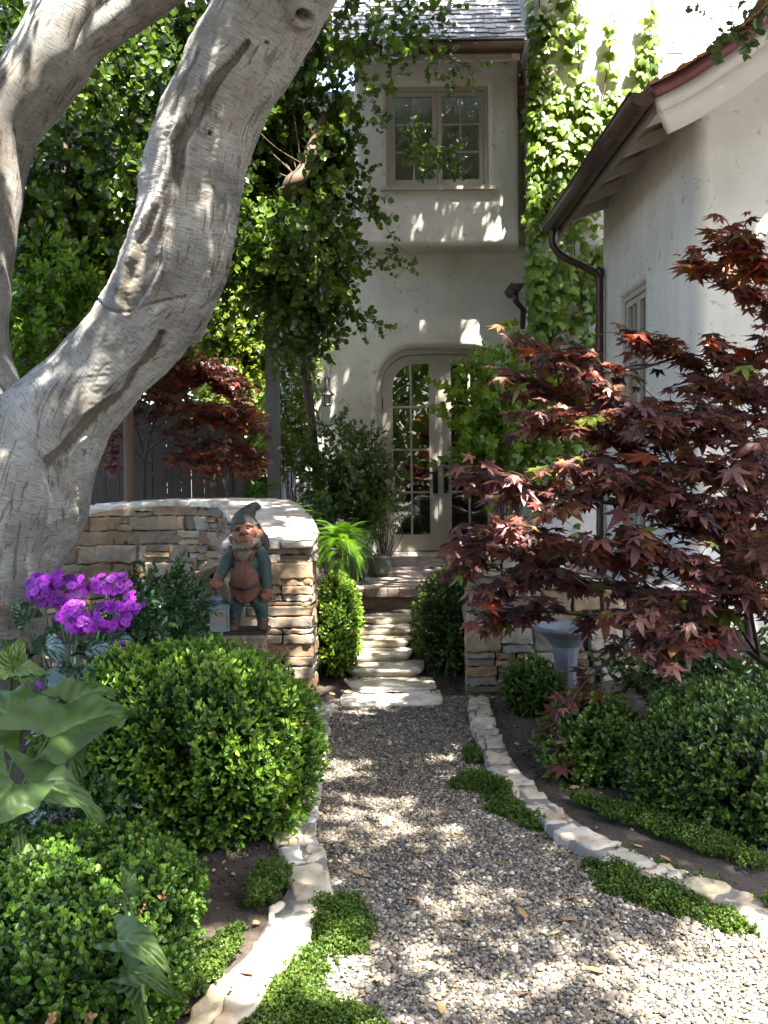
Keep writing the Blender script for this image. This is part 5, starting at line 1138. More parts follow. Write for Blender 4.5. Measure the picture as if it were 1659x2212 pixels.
MBR = [([(1720, 1475, 5.3), (1640, 1420, 5.3), (1550, 1352, 5.3), (1440, 1300, 5.35), (1280, 1262, 5.4), (1140, 1250, 5.4), (1060, 1285, 5.4)], .028, .004, 1.0, .3),
       ([(1620, 1405, 5.3), (1600, 1250, 5.4), (1500, 1100, 5.5), (1350, 960, 5.6), (1230, 870, 5.7), (1120, 820, 5.8)], .022, .003, 1.0, .3),
       ([(1600, 1250, 5.4), (1620, 1000, 5.6), (1560, 860, 5.7), (1470, 770, 5.8), (1360, 730, 5.8)], .016, .003, 1.0, .3),
       ([(1500, 1100, 5.5), (1300, 1085, 5.3), (1130, 1050, 5.2), (1040, 1040, 5.2)], .012, .003, 1.0, .2),
       ([(1680, 1440, 5.3), (1730, 1100, 5.6), (1700, 800, 5.7), (1640, 650, 5.7), (1500, 570, 5.7)], .018, .003, .55, .55),
       ([(1720, 1475, 5.3), (1740, 1000, 5.3), (1700, 700, 5.3), (1650, 580, 5.3), (1580, 520, 5.3)], .018, .003, .5, .6),
       ([(1530, 1340, 5.3), (1420, 1330, 5.1), (1330, 1410, 5.0), (1250, 1490, 5.0), (1215, 1560, 5.0)], .010, .003, .45, .6),
       ([(1350, 960, 5.6), (1260, 930, 5.4), (1170, 900, 5.3)], .008, .003, 1.0, .1),
       ([(1600, 1260, 5.4), (1480, 1230, 5.2), (1300, 1190, 5.1), (1140, 1150, 5.1), (1050, 1160, 5.1)], .013, .003, 1.0, .2),
       ([(1440, 1300, 5.35), (1300, 1330, 5.6), (1160, 1320, 5.8), (1080, 1330, 5.9)], .010, .003, .9, .1),
       ([(1280, 1262, 5.4), (1150, 1210, 5.6), (1060, 1190, 5.7), (1010, 1215, 5.7)], .008, .003, 1.1, .1),
       ([(1550, 1352, 5.3), (1560, 1200, 5.0), (1580, 1080, 4.9), (1640, 980, 4.9)], .012, .003, .9, .2),
       ([(1600, 1400, 5.3), (1520, 1330, 4.9), (1450, 1300, 4.8), (1400, 1330, 4.7)], .010, .003, .9, .3),
       ([(1640, 1420, 5.3), (1620, 1280, 4.8), (1660, 1180, 4.7)], .012, .003, .8, .3),
       ([(1560, 860, 5.7), (1620, 780, 5.5), (1690, 740, 5.4)], .010, .003, 1.0, .1),
       ([(1210, 870, 5.7), (1200, 800, 5.8), (1150, 745, 5.9)], .008, .003, .8, .2),
       ([(1470, 770, 5.8), (1350, 800, 5.6), (1240, 770, 5.6), (1180, 790, 5.6)], .008, .003, .8, .1),
       ([(1400, 1010, 5.6), (1320, 1000, 5.2), (1230, 1010, 5.1)], .008, .003, .9, .1),
       ([(1640, 1420, 5.3), (1560, 1300, 5.0), (1480, 1210, 4.9), (1390, 1160, 4.9)], .010, .003, 1.0, .2),
       ([(1700, 1460, 5.3), (1680, 1300, 5.0), (1600, 1160, 5.0), (1510, 1110, 5.0)], .010, .003, 1.0, .2),
       ([(1640, 1420, 5.3), (1560, 1370, 5.0), (1480, 1370, 4.8), (1420, 1390, 4.75)], .009, .003, .9, .3),
       ([(1640, 980, 5.4), (1570, 930, 5.1), (1490, 900, 5.0), (1410, 920, 5.0)], .009, .003, .9, .1),
       ([(1680, 1150, 5.4), (1620, 1060, 5.2), (1540, 1010, 5.1), (1450, 1020, 5.0)], .009, .003, .9, .1),
       ([(1690, 1000, 5.6), (1650, 900, 5.5), (1590, 850, 5.4), (1510, 830, 5.4)], .009, .003, .9, .1),
       ([(1600, 1250, 5.4), (1560, 1180, 5.2), (1480, 1110, 5.1), (1400, 1090, 5.0)], .009, .003, .9, .2),
       ([(1700, 1460, 5.3), (1690, 1350, 4.9), (1620, 1260, 4.8), (1540, 1240, 4.8)], .009, .003, .8, .3),
       ([(1500, 1100, 5.5), (1420, 950, 5.4), (1330, 860, 5.4), (1260, 820, 5.4)], .009, .003, .9, .2),
       ([(1620, 1000, 5.6), (1520, 930, 5.4), (1420, 890, 5.3), (1330, 900, 5.3)], .009, .003, .9, .2),
       ([(1600, 1250, 5.4), (1520, 1150, 5.1), (1420, 1060, 5.0), (1320, 1050, 5.0), (1220, 1090, 5.0)], .010, .003, .9, .2),
       ([(1440, 1300, 5.35), (1350, 1230, 5.5), (1240, 1200, 5.6), (1140, 1180, 5.7)], .008, .003, .9, .2),
       ([(1660, 1300, 5.2), (1600, 1100, 5.6), (1500, 1000, 5.8), (1440, 900, 5.9)], .009, .003, .9, .2),
       ([(1690, 1250, 5.4), (1690, 1000, 5.6), (1640, 850, 5.7), (1560, 760, 5.8)], .010, .003, .8, .3),
       ([(1660, 1300, 5.2), (1660, 1120, 5.2), (1600, 960, 5.2), (1540, 900, 5.2)], .010, .003, .9, .2)]
nk = maple('japanese_maple', 'spreading purple-red maple with drooping star leaves in front of the wing', MBR, px(1740, 1490, 5.3) * (1, 1, 0) + (0, 0, .05), 201, 44, .081, mt, flat=1.0)
BR2 = [([(310, 1110, 9.3), (315, 980, 9.3), (350, 880, 9.3), (430, 820, 9.3), (500, 850, 9.3), (560, 930, 9.2)], .02, .004, 1.0, .3), ([(315, 1000, 9.3), (290, 900, 9.4), (300, 840, 9.4), (340, 780, 9.4)], .014, .004, .9, .3), ([(330, 930, 9.3), (420, 950, 9.1), (500, 960, 9.0), (555, 985, 9.0)], .01, .003, .8, .2), ([(315, 1000, 9.3), (380, 990, 9.0), (450, 1010, 8.9)], .01, .003, .6, .3), ([(430, 820, 9.3), (470, 800, 9.1), (520, 830, 9.0)], .008, .003, .8, .2), ([(315, 1000, 9.3), (250, 940, 9.3), (240, 1000, 9.3)], .01, .003, .5, .3),
       ([(330, 930, 9.3), (400, 880, 9.0), (470, 880, 8.9), (540, 900, 8.9)], .01, .003, 1.0, .2), ([(310, 980, 9.3), (380, 930, 9.2), (440, 900, 9.1), (500, 920, 9.0)], .01, .003, 1.0, .2), ([(320, 900, 9.3), (380, 830, 9.2), (440, 790, 9.1)], .01, .003, 1.0, .2), ([(320, 940, 9.3), (390, 970, 9.0), (470, 990, 8.9), (530, 1010, 8.9)], .01, .003, .8, .2), ([(310, 900, 9.3), (340, 840, 9.0), (400, 780, 9.0)], .01, .003, 1.0, .2), ([(310, 960, 9.3), (270, 880, 9.2), (260, 860, 9.2)], .01, .003, .8, .2)]
maple('japanese_maple', 'small shaded red maple in front of the dark board fence', BR2, px(310, 1125, 9.3), 202, 85, .056, lambda P, r: np.where(r.random(len(P)) < .35, r.uniform(.7, .93, len(P)), r.uniform(.1, .7, len(P))))

# ------------------------------------------------------------------ ferns and pots
def frond(n=22, L=.5, w_=.13, droop=.55):
    V = []; Fc = []; k = 0
    for i in range(n):
        t = (i + 1) / n; p = np.array([L * t * (1 - .15 * t), 0, L * (.55 * t - droop * t * t)]); w2 = w_ * math.sin(math.pi * min(1, .12 + t * .88)) ** .7 * (1 - .35 * t) + .004
        for sg in (-1, 1):
            m = 5
            for j in range(m):
                q = (j + .5) / m; c = p + np.array([.25 * w2 * q, sg * w2 * q, -.18 * w2 * q * q]); l = L / n * 1.15 * (1 - q * .6); h = w2 / m * .55
                V += [tuple(c + (-l * .5, -h * sg * .9, 0)), tuple(c + (l * .25, -h * sg * .5, .004)), tuple(c + (l * .7, h * sg * .7, 0)), tuple(c + (-l * .2, h * sg, .003))]; Fc.append((k, k + 1, k + 2, k + 3)); k += 4
    W = [np.array([L * t * (1 - .15 * t), 0, L * (.55 * t - droop * t * t)]) for t in np.linspace(0, 1, 8)]
    for i, p in enumerate(W): V += [tuple(p + (0, -.002, 0)), tuple(p + (0, .002, 0))]
    for i in range(7): Fc.append((k + 2 * i, k + 2 * i + 1, k + 2 * i + 3, k + 2 * i + 2))
    return pack(V, Fc)
FR = [frond(30, .5, .095, .7), frond(28, .45, .08, .95), frond(32, .55, .10, 1.15)]
def fern(label, c, k, size, seed, tint=.55, pot=None, elev=(.1, .9)):
    root = thing('fern_plant' if pot is None else 'potted_fern', label, 'fern', c if pot is None else (c[0], c[1], c[2] - pot)); rng = np.random.default_rng(seed); mb = MB()
    az = np.arange(k) * 2.4 + rng.normal(size=k) * .3; el = rng.uniform(*elev, k); xx = np.stack([np.cos(az) * np.cos(el), np.sin(az) * np.cos(el), np.sin(el)], 1); yy_ = np.stack([-np.sin(az), np.cos(az), 0 * az], 1); zz_ = np.cross(xx, yy_); R = np.stack([xx, yy_, zz_], 2) * (rng.uniform(.75, 1.15, (k, 1, 1)) * size); w2 = rng.integers(0, 3, k); P = np.tile(np.asarray(c, float), (k, 1)) + rng.normal(size=(k, 3)) * .02
    for i in range(3): mb.inst(FR[i], R[w2 == i], P[w2 == i], tint + rng.normal(size=(w2 == i).sum()) * .15)
    mb.build('frond_mass', M['fern'], root)
    if pot:
        mb = MB(); h = pot; mb.lathe([(.0, -h), (.11, -h), (.15, -h * .6), (.185, -.03), (.20, -.025), (.20, 0), (.18, 0), (.17, -.04), (.0, -.05)], (c[0], c[1], c[2]), 28); mb.build('pot', M['pot'], root)
fern('big feathery potted fern arching over the terrace beside the gnome wall', px(738, 1180, 9.0), 190, .76, 1, .66, float(px(738, 1180, 9.0)[2] - .51), (-1.2, .95))
fern('small sunny fern rising behind the end of the gnome wall', px(632, 1112, 9.3) + (0, 0, -.1), 12, .75, 2, .6, None, (.4, 1.2))
fern('short fern frond tuft at the terrace edge beside the maple', px(940, 1262, 8.7) * (1, 1, 0) + (0, 0, .50), 9, .42, 3, .6, None, (.1, .8))
fern('shadowed fern behind the post and fence end', px(548, 1085, 10.4), 14, .8, 4, .4, None, (.3, 1.1))
for (x, y, d, s, lab) in ((815, 1208, 9.6, .85, 'dark glazed pot standing at the foot of the arched door'), (765, 1216, 9.3, .8, 'low dark glazed pot half hidden under the big fern')):
    p = px(x, y, d); p[2] = .51; mb = MB(); mb.lathe([(.0, .0), (.10, .0), (.15, .07), (.17, .17), (.155, .21), (.165, .22), (.165, .235), (.145, .235), (.14, .2), (0, .19)], (0, 0, 0), 28); o = mb.build('plant_pot', M['pot']); o.location = tuple(p); o.scale = (s, s, s); tag(o, lab, 'pot')

# ------------------------------------------------------------------ urn
ub = px(1222, 1455, 6.45); urn = thing('garden_urn', 'blue grey fluted urn with wide rim under the red maple', 'urn', (ub[0], ub[1], .06))
mb = MB(); c = (ub[0], ub[1], 0); uz = px(1222, 1352, 6.45)[2]
mb.lathe([(.085, uz - .13), (.07, uz - .22), (.075, uz - .34), (.10, uz - .44), (.11, uz - .46), (.11, .03)], c, 48, .5, .06, 12); mb.build('pedestal', M['urn'], urn)
mb = MB(); mb.lathe([(.08, uz - .14), (.12, uz - .09), (.16, uz - .045), (.195, uz - .03), (.205, uz - .012), (.198, uz + .005), (.175, uz + .002), (.15, uz - .02), (.10, uz - .07), (0, uz - .09)], c, 48); mb.build('bowl', M['urn'], urn)
# ------------------------------------------------------------------ foreground plants
def big_leaf(mb, base, tip, nor, width, seed, arrow=.35, bend=.12, wave=.05, cup=.25, T=.5):
    """broad wavy leaf: base -> tip with backward lobes at the stalk"""
    base = np.asarray(base, float); tip = np.asarray(tip, float); L = np.linalg.norm(tip - base); d = (tip - base) / L; s_ = nrm(np.cross(d, nor)); n_ = np.cross(s_, d); rng = np.random.default_rng(seed); ph = rng.uniform(0, 6, 4); V = []; n, m = 40, 21; U = []
    for i in range(n):
        t = i / (n - 1); wv = (math.sin(math.pi * min(1, .30 + .70 * t ** .85)) ** .9) * (1 - .25 * t) if t < 1 else 0
        for j in range(m):
            q = 2 * j / (m - 1) - 1; back = -arrow * abs(q) ** 1.5 * (1 - t) ** 2.2
            p = base + d * L * (t + back) + s_ * q * width * wv * .5 + n_ * (bend * L * (math.sin(math.pi * t) * .9 - t * t * .5) - cup * width * q * q * wv * .5 * math.copysign(1, 1) * -.5 + wave * width * abs(q) ** 2 * (math.sin(t * 13 + q * 1.5 + ph[0]) + .5 * math.sin(t * 23 + ph[1])) + .01 * width * math.cos(q * 22) * 0)
            p = p - n_ * .012 * math.exp(-(q * 9) ** 2) + n_ * .004 * math.cos(abs(q) * 14 - t * 30) * (abs(q) > .08)
            V.append(p); U.append(T + (.5 if abs(q) < .02 else 0) + .20 * max(0, math.cos(abs(q) * 12 - t * 40)) ** 6 - .1 * abs(q) + .06 * math.sin(t * 9 + q * 4 + ph[2]))
    mb.add(V, [(i * m + j, i * m + j + 1, (i + 1) * m + j + 1, (i + 1) * m + j) for i in range(n - 1) for j in range(m - 1)], np.clip(U, 0, 1))
def leafy(name, label, cat, base, leaves, mat, stalk_r=.008, group=None):
    """leaves: (base px, tip px, normal, width m, kwargs)"""
    base = np.asarray(base, float); root = thing(name, label, cat, base, group)
    for i, (a, b, nor, wd, kw) in enumerate(leaves):
        A, B = px(*a), px(*b); lb_ = MB(); big_leaf(lb_, A, B, nor, wd, 900 + i, **kw); lo = lb_.build('leaf', M[mat], root)
        st = MB(); mid = (base + A) / 2 + np.array([0, 0, .12 * (A[2] - base[2])]); st.tube(spline([base + np.array([(i % 3 - 1) * .02, 0, 0]), mid, A - (B - A) * .0 + np.array([0, 0, -.004])], 14), np.linspace(stalk_r * 1.4, stalk_r * .7, 14), 8, .5, False); st.build('stalk', M[mat], lo)
    return root
leafy('arum_lily', 'large arum plant with wavy arrow-shaped leaves at the left edge', 'plant', px(-30, 1900, 3.5) * (1, 1, 0) + (0, 0, .04),
    [((105, 1590, 3.45), (292, 1528, 3.75), (-.1, -.80, .60),   .28, dict(arrow=.45, bend=.10, wave=.09, T=.3)),
     ((60, 1690, 3.3), (238, 1778, 3.35), (.25, -.45, .85), .17, dict(arrow=.4, bend=.18, wave=.06, T=.3)),
     ((140, 1600, 3.5), (176, 1690, 3.45), (.1, -.9, .4), .15, dict(arrow=.2, bend=.1, T=.2)),
     ((50, 1570, 3.6), (-60, 1500, 3.7), (.2, -.7, .7), .26, dict(arrow=.4, bend=.15, wave=.06, T=.4)),
     ((30, 1690, 3.2), (-60, 1800, 3.1), (.3, -.6, .7), .26, dict(arrow=.4, bend=.2, wave=.05, T=.3)),
     ((52, 1895, 3.15), (40, 1795, 3.2), (.35, -.9, .25), .125, dict(arrow=.3, bend=.04, wave=.04, T=.75)),
     ((150, 1515, 3.75), (262, 1496, 3.9), (0, -.6, .8), .16, dict(arrow=.4, bend=.2, wave=.06, T=.3))], 'arum')
leafy('arum_lily', 'young arum with three drooping leaves growing out of the low front hedge', 'plant', px(330, 2230, 2.5) * (1, 1, 0) + (0, 0, .05),
    [((250, 2030, 2.50), (372, 2098, 2.40), (.3, -.6, .75), .115, dict(arrow=.3, bend=.25, wave=.04, T=.35)), ((270, 2105, 2.45), (382, 2145, 2.36), (.2, -.6, .75), .10, dict(arrow=.3, bend=.3, wave=.05, T=.2)), ((300, 2130, 2.45), (240, 2125, 2.42), (-.2, -.6, .7), .12, dict(arrow=.3, bend=.2, wave=.05, T=.2)), ((278, 1935, 2.62), (262, 1868, 2.68), (.6, -.7, .3), .05, dict(arrow=.3, bend=.2, wave=.1, T=.35)), ((262, 1925, 2.62), (305, 1932, 2.58), (0, -.5, .8), .07, dict(arrow=.3, bend=.2, T=.35))], 'arum', .005)
leafy('hellebore', 'pale toothed hellebore leaves at the left edge above the arum', 'plant', px(-20, 1560, 4.1) * (1, 1, 0) + (0, 0, .05),
    [((30, 1445, 3.95), (48, 1372, 4.0), (.1, -.9, .4), .10, dict(arrow=.05, bend=.1, T=.8)), ((30, 1445, 3.95), (105, 1455, 3.9), (0, -.7, .7), .09, dict(arrow=.05, bend=.1, T=.8)), ((28, 1445, 3.95), (10, 1385, 3.95), (-.1, -.9, .4), .09, dict(arrow=.05, bend=.1, T=.7)), ((28, 1447, 3.95), (-40, 1470, 3.9), (0, -.7, .7), .09, dict(arrow=.05, bend=.1, T=.7)), ((35, 1450, 3.95), (80, 1490, 3.85), (.1, -.6, .7), .08, dict(arrow=.05, bend=.1, T=.6))], 'arum', .005)
# broad dull leaves under the flowers
und = [((90, 1400, 4.5), (150, 1430, 4.3)), ((120, 1390, 4.6), (60, 1420, 4.4)), ((180, 1410, 4.5), (250, 1420, 4.3)), ((40, 1400, 4.5), (-20, 1420, 4.4)), ((230, 1390, 4.6), (300, 1400, 4.5)), ((170, 1440, 4.35), (190, 1490, 4.2)), ((100, 1450, 4.3), (90, 1500, 4.2)), ((60, 1340, 4.8), (20, 1300, 4.8)), ((100, 1480, 4.2), (180, 1530, 4.1)), ((60, 1520, 4.0), (10, 1560, 3.9)), ((150, 1350, 4.8), (90, 1380, 4.7))]
cin = leafy('purple_cineraria', 'cineraria in full bloom with vivid purple flower clusters by the trunk', 'flowering plant', px(170, 1560, 4.6) * (1, 1, 0) + (0, 0, .08), [(a, b, (.1 * (i % 3 - 1), -.55, .8), .15, dict(arrow=.25, bend=.15, wave=.05, T=.1)) for i, (a, b) in enumerate(und)], 'strap', .004)
def daisy():
    V = []; Fc = []; k = 0
    for i in range(10):
        a = i * .628; d = np.array([math.cos(a), math.sin(a), .12]); s_ = np.array([-math.sin(a), math.cos(a), 0])
        V += [tuple(d * .18), tuple(d * .6 - s_ * .22), tuple(d * 1.0 + (0, 0, -.12)), tuple(d * .6 + s_ * .22)]; Fc.append((k, k + 1, k + 2, k + 3)); k += 4
    for i in range(8): V.append((.22 * math.cos(i * .785), .22 * math.sin(i * .785), .10))
    Fc.append(tuple(range(k, k + 8))); T = [0.] * k + [-.45] * 8; return pack(V, Fc, T)
DZ = daisy(); rng = np.random.default_rng(71)
st = MB(); sb = np.array(cin.location)
for (x, y, d, rx, ry, k) in ((120, 1285, 4.75, 62, 42, 95), (160, 1330, 4.65, 34, 28, 34), (95, 1265, 4.85, 40, 24, 40), (240, 1268, 4.85, 42, 26, 44), (285, 1310, 4.75, 24, 26, 20), (175, 1350, 4.55, 36, 24, 36), (235, 1340, 4.6, 40, 34, 52), (255, 1400, 4.5, 18, 10, 6), (65, 1480, 4.1, 14, 8, 6), (180, 1262, 4.9, 30, 20, 22)):
    c = px(x, y, d); q = nrm(rng.normal(size=(k, 3))); q[:, 2] = np.where(q[:, 2] < 0, q[:, 2] * .55, q[:, 2] * 1.15); q[:, 1] = -np.abs(q[:, 1]) * .9 + .25; h = np.array([rx * d / F, rx * d / F * .8, ry * d / F]); P = c + q * h * rng.uniform(.8, 1.05, (k, 1)); ax = nrm(q * .7 + np.array([0, -.9, .4]) + rng.normal(size=q.shape) * .25)
    fm = MB(); scatter(fm, [DZ], P, ax, rng, .018, .030, .5, .42); fm.build('flower_cluster', M['purple'], cin)
    st.tube(spline([sb, (sb + c) / 2 + rng.normal(size=3) * .04, c], 10), np.linspace(.007, .004, 10), 6, .5, False)
    for i in range(0, k, 4): st.tube([c + (0, 0, -.05), P[i]], [.002, .0015], 4, .5, False)
st.build('stem', M['strap'], cin)
# strap-leaved plants and dark leafy undergrowth by the wall
def strap_plant(label, c, k, L, seed, w_=.03):
    root = thing('strap_leaf_plant', label, 'plant', c); rng = np.random.default_rng(seed); mb = MB()
    for i in range(k):
        a = rng.uniform(0, 6.28); l = L * rng.uniform(.6, 1.1); h = rng.uniform(.35, .8); V = []; n = 12; s_ = np.array([-math.sin(a), math.cos(a), 0]); sh = rng.uniform(.6, 1.1)
        for q in range(n):
            t = q / (n - 1); p = np.asarray(c) + np.array([math.cos(a), math.sin(a), 0]) * l * sh * t + np.array([0, 0, l * (h * 1.9 * t - 1.3 * h * t * t)]); ww = w_ * (1 - t ** 2.5) * .5 + .0008
            V += [p - s_ * ww + (0, 0, ww * .3), p + (0, 0, -ww * .2), p + s_ * ww + (0, 0, ww * .3)]
        mb.add(V, [(q * 3 + j, q * 3 + j + 1, q * 3 + j + 4, q * 3 + j + 3) for q in range(n - 1) for j in range(2)], rng.uniform(.1, .8))
    mb.build('blade_tuft', M['strap'], root)
strap_plant('dark strap-leaved clump behind the purple flowers', (-1.75, 5.95, .14), 60, .62, 1); strap_plant('arching strap-leaved clump in front of the curved wall', (-1.55, 6.9, .16), 50, .55, 2)
foliage_thing('ground_shrub', 'dark leafy undergrowth between the purple flowers and the gnome', 'shrub', [(330, 1320, 6.0, 70, 55, .3, 170), (365, 1365, 6.1, 40, 40, .25, 70), (290, 1380, 5.6, 60, 40, .3, 100)], OBL, 'strap', 81, (-1.35, 6.0, .12), size=.8, tint=.45, droop=0)
foliage_thing('ground_shrub', 'low dark rhododendron-like shrub under the maple by the wing wall', 'shrub', [(1590, 1440, 5.9, 90, 45, .3, 120), (1380, 1450, 5.9, 30, 25, .15, 34), (1520, 1470, 5.5, 50, 25, .2, 50)], OBL, 'boxshade', 82, (2.1, 5.9, .1), size=.9, tint=.5, droop=-.1)
foliage_thing('ground_shrub', 'dark narrow-leaved plants between the low front hedge and the arum', 'shrub', [(150, 1790, 3.75, 80, 40, .2, 90), (230, 1770, 3.8, 40, 35, .2, 45)], OBL, 'strap', 83, (-1.2, 3.75, .05), size=.6, tint=.45, droop=0)
# leafy twig hanging in at the top right
foliage_thing('hanging_twig', 'thin leafy twig hanging into view at the top right corner', 'branch', [(1600, 30, 6.0, 40, 24, .1, 9), (1560, 60, 6.0, 20, 20, .08, 4)], VINE, 'canopy', 84, tuple(px(1640, -150, 6.0)), size=.75, tint=.4, droop=.6, stemr=.003)
# trees across the street, seen only in the panes
foliage_thing('street_tree', 'sunlit leafy tree reflected in the door panes', 'tree', [(0, 0, -9, 1, 1, .1, 0)] if False else [(300, 1500, -12, -700, -650, 1.5, 2600), (1000, 1600, -13, -800, -700, 1.5, 3000), (1700, 1500, -12, -600, -600, 1.5, 2000), (900, 2300, -14, -1200, -500, 1.2, 2200), (300, 2100, -17, -800, -700, 1.6, 1800), (1100, 2200, -18, -800, -750, 1.6, 1800), (-400, 2000, -16, -700, -700, 1.5, 1200)], RSPR, 'ivy', 85, (0, -11, 0), size=2.0, tint=.6)

# ------------------------------------------------------------------ gnome, lantern and plinth
GY = 6.40; GC = px(533, 1358, GY); GZ = GC[2]; K_ = F / GY * 1.808 * 3.016
def gl(cx, cy, dy=0.0): return np.array([GC[0] + (cx - 650) / K_, GY + dy, GZ + (1490 - cy) / K_])
def fuse(name, build, mat, parent, voxel=.005, smooth_it=4, disp=None):
    """several shapes melted into one continuous sculpted surface"""
    m_ = MB(); build(m_); o = m_.build(name, mat, parent); md = o.modifiers.new('r', 'REMESH'); md.mode = 'VOXEL'; md.voxel_size = voxel; ms = o.modifiers.new('s', 'SMOOTH'); ms.factor = .5; ms.iterations = smooth_it
    dg = bpy.context.evaluated_depsgraph_get(); me = bpy.data.meshes.new_from_object(o.evaluated_get(dg)); o.modifiers.clear(); me.name = name; old = o.data; o.data = me; bpy.data.meshes.remove(old)
    V = np.empty(len(me.vertices) * 3, np.float32); me.vertices.foreach_get('co', V); V = V.reshape(-1, 3)
    if disp is not None:
        N = np.empty(len(me.vertices) * 3, np.float32); me.vertices.foreach_get('normal', N); V = V + N.reshape(-1, 3) * disp(V)[:, None]; me.vertices.foreach_set('co', V.astype(np.float32).ravel())
    me.polygons.foreach_set('use_smooth', [True] * len(me.polygons))
    if not me.materials: me.materials.append(mat)
    me.update(); return o
IV, IF = ico(3)
def ell(mb_, c, h, rot=None):
    V = IV * np.asarray(h); V = V if rot is None else V @ np.asarray(rot).T; mb_.add(V + np.asarray(c), IF)
def chain(mb_, pts, rad, n=16):
    P = spline(pts, 14); R = np.interp(np.linspace(0, 1, 14), np.linspace(0, 1, len(rad)), rad); mb_.tube(P, R, n); ell(mb_, P[0], (R[0],) * 3); ell(mb_, P[-1], (R[-1],) * 3)
def gm(name, col, nz=.5):
    return plain(name, col, .6, 0, nz, 26, .5, .004, .3)
M['g_coat'] = gm('worn_teal_paint', (.036, .052, .050)); M['g_apron'] = gm('worn_red_brown_paint', (.115, .040, .026)); M['g_skin'] = gm('worn_terracotta_paint', (.19, .075, .045)); M['g_beard'] = gm('worn_grey_beard_paint', (.17, .14, .10)); M['g_hat'] = gm('worn_dark_hat_paint', (.042, .043, .038)); M['g_boot'] = gm('worn_brown_boot_paint', (.075, .042, .030)); M['g_belt'] = gm('dark_belt_paint', (.035, .025, .02)); M['g_lantern'] = gm('chalky_blue_paint', (.10, .16, .20)); M['g_legs'] = gm('worn_blue_green_paint', (.036, .058, .060)); M['g_eye'] = gm('eye_paint', (.02, .015, .012), .1)
M['frosted'] = plain('dusty_glass', (.13, .12, .11), .35, 0, .3, 15)
gn = thing('garden_gnome', 'painted stone gnome in dark pointed hat and red apron standing on the wooden plinth', 'statue', (GC[0], GY, GZ))
u = 1 / K_
def coat(m_):
    ell(m_, gl(655, 720), (165 * u, .072, 205 * u)); ell(m_, gl(652, 880, -.008), (178 * u, .085, 170 * u)); ell(m_, gl(655, 1040), (180 * u, .075, 105 * u)); ell(m_, gl(665, 570), (190 * u, .06, 75 * u))
    chain(m_, [gl(500, 575), gl(425, 690, -.005), gl(385, 790, -.03), gl(350, 880, -.055)], [.042, .042, .038, .033]); chain(m_, [gl(815, 575), gl(870, 690, .0), gl(890, 830, -.01), gl(905, 985, -.03)], [.044, .043, .040, .036])
fuse('coat', coat, M['g_coat'], gn, .005, 5, lambda V: noise(V, 9, 2) * .0022 + noise(V * (1, 1, .4), 22, 2) * .0012)
def legs(m_):
    chain(m_, [gl(560, 1120), gl(530, 1230, -.005), gl(510, 1375)], [.058, .047, .034]); chain(m_, [gl(770, 1120), gl(820, 1230, -.005), gl(840, 1375)], [.058, .047, .036])
fuse('trousers', legs, M['g_legs'], gn, .005, 4, lambda V: noise(V * (1, 1, 2.2), 14, 2) * .002)
for (bx_, tx_) in ((510, 500), (842, 862)):
    def boot(m_): ell(m_, gl(bx_, 1405), (.036, .038, .030)); ell(m_, gl(bx_, 1440, -.01), (.036, .045, .032)); ell(m_, gl(tx_, 1462, -.062), (.037, .048, .024)); m_.lathe([(.034, 0), (.041, .004), (.041, .016), (.034, .022)], gl(bx_, 1400), 20)
    bo = fuse('boot', boot, M['g_boot'], gn, .004, 3)
    me = bo.data; V = np.empty(len(me.vertices) * 3, np.float32); me.vertices.foreach_get('co', V); V = V.reshape(-1, 3); V[:, 2] = np.maximum(V[:, 2], GZ - .001); me.vertices.foreach_set('co', V.ravel())
# apron: a shell over the belly
ap = MB(); V = []; n, m_ = 26, 22
for i in range(n):
    t = i / (n - 1); cy = 650 + t * 520; hw = np.interp(t, [0, .12, .3, .5, .62, .75, .9, 1.0], [70, 95, 150, 178, 190, 198, 130, 20]); dep = np.interp(cy, [640, 720, 850, 950, 1060, 1170], [.058, .078, .098, .097, .092, .086])
    for j in range(m_):
        q = 2 * j / (m_ - 1) - 1; p = gl(652 + hw * q * (.96), cy, 0); p[1] = GY - dep * math.sqrt(max(.05, 1 - (hw * q / 215) ** 2)) - .006 + .002 * math.sin(q * 9 + t * 5); V.append(p)
V2 = [p + np.array([0, .008, 0]) for p in V]; a = [(i * m_ + j, i * m_ + j + 1, (i + 1) * m_ + j + 1, (i + 1) * m_ + j) for i in range(n - 1) for j in range(m_ - 1)]; nn = n * m_
rim = [(0 * m_ + j) for j in range(m_)] + [i * m_ + m_ - 1 for i in range(1, n)] + [(n - 1) * m_ + j for j in range(m_ - 2, -1, -1)] + [i * m_ for i in range(n - 2, 0, -1)]
ap.add(V + V2, a + [tuple(x + nn for x in f[::-1]) for f in a] + [(rim[k], rim[(k + 1) % len(rim)], rim[(k + 1) % len(rim)] + nn, rim[k] + nn)[::-1] for k in range(len(rim))]); apo = ap.build('apron', M['g_apron'], gn)
sb_ = MB()
for (xa, xb) in ((585, 545), (715, 770)): sb_.tube(spline([gl(xa, 665, -.075), gl((xa + xb) / 2, 620, -.070), gl(xb, 560, -.058), gl(xb, 520, -.02)], 10), .011, 8)
sb_.build('strap', M['g_apron'], apo)
bl_ = MB(); V = []
for j in range(24):
    q = 2 * j / 23 - 1; x = 652 + 190 * q; p = gl(x, 985 - 50 * q * q, 0); yy2 = GY - .099 * math.sqrt(max(.06, 1 - (190 * q / 215) ** 2)) - .011
    for dz in (-.011, .011):
        for dy in (0, .01): V.append((p[0], yy2 + dy, p[2] + dz))
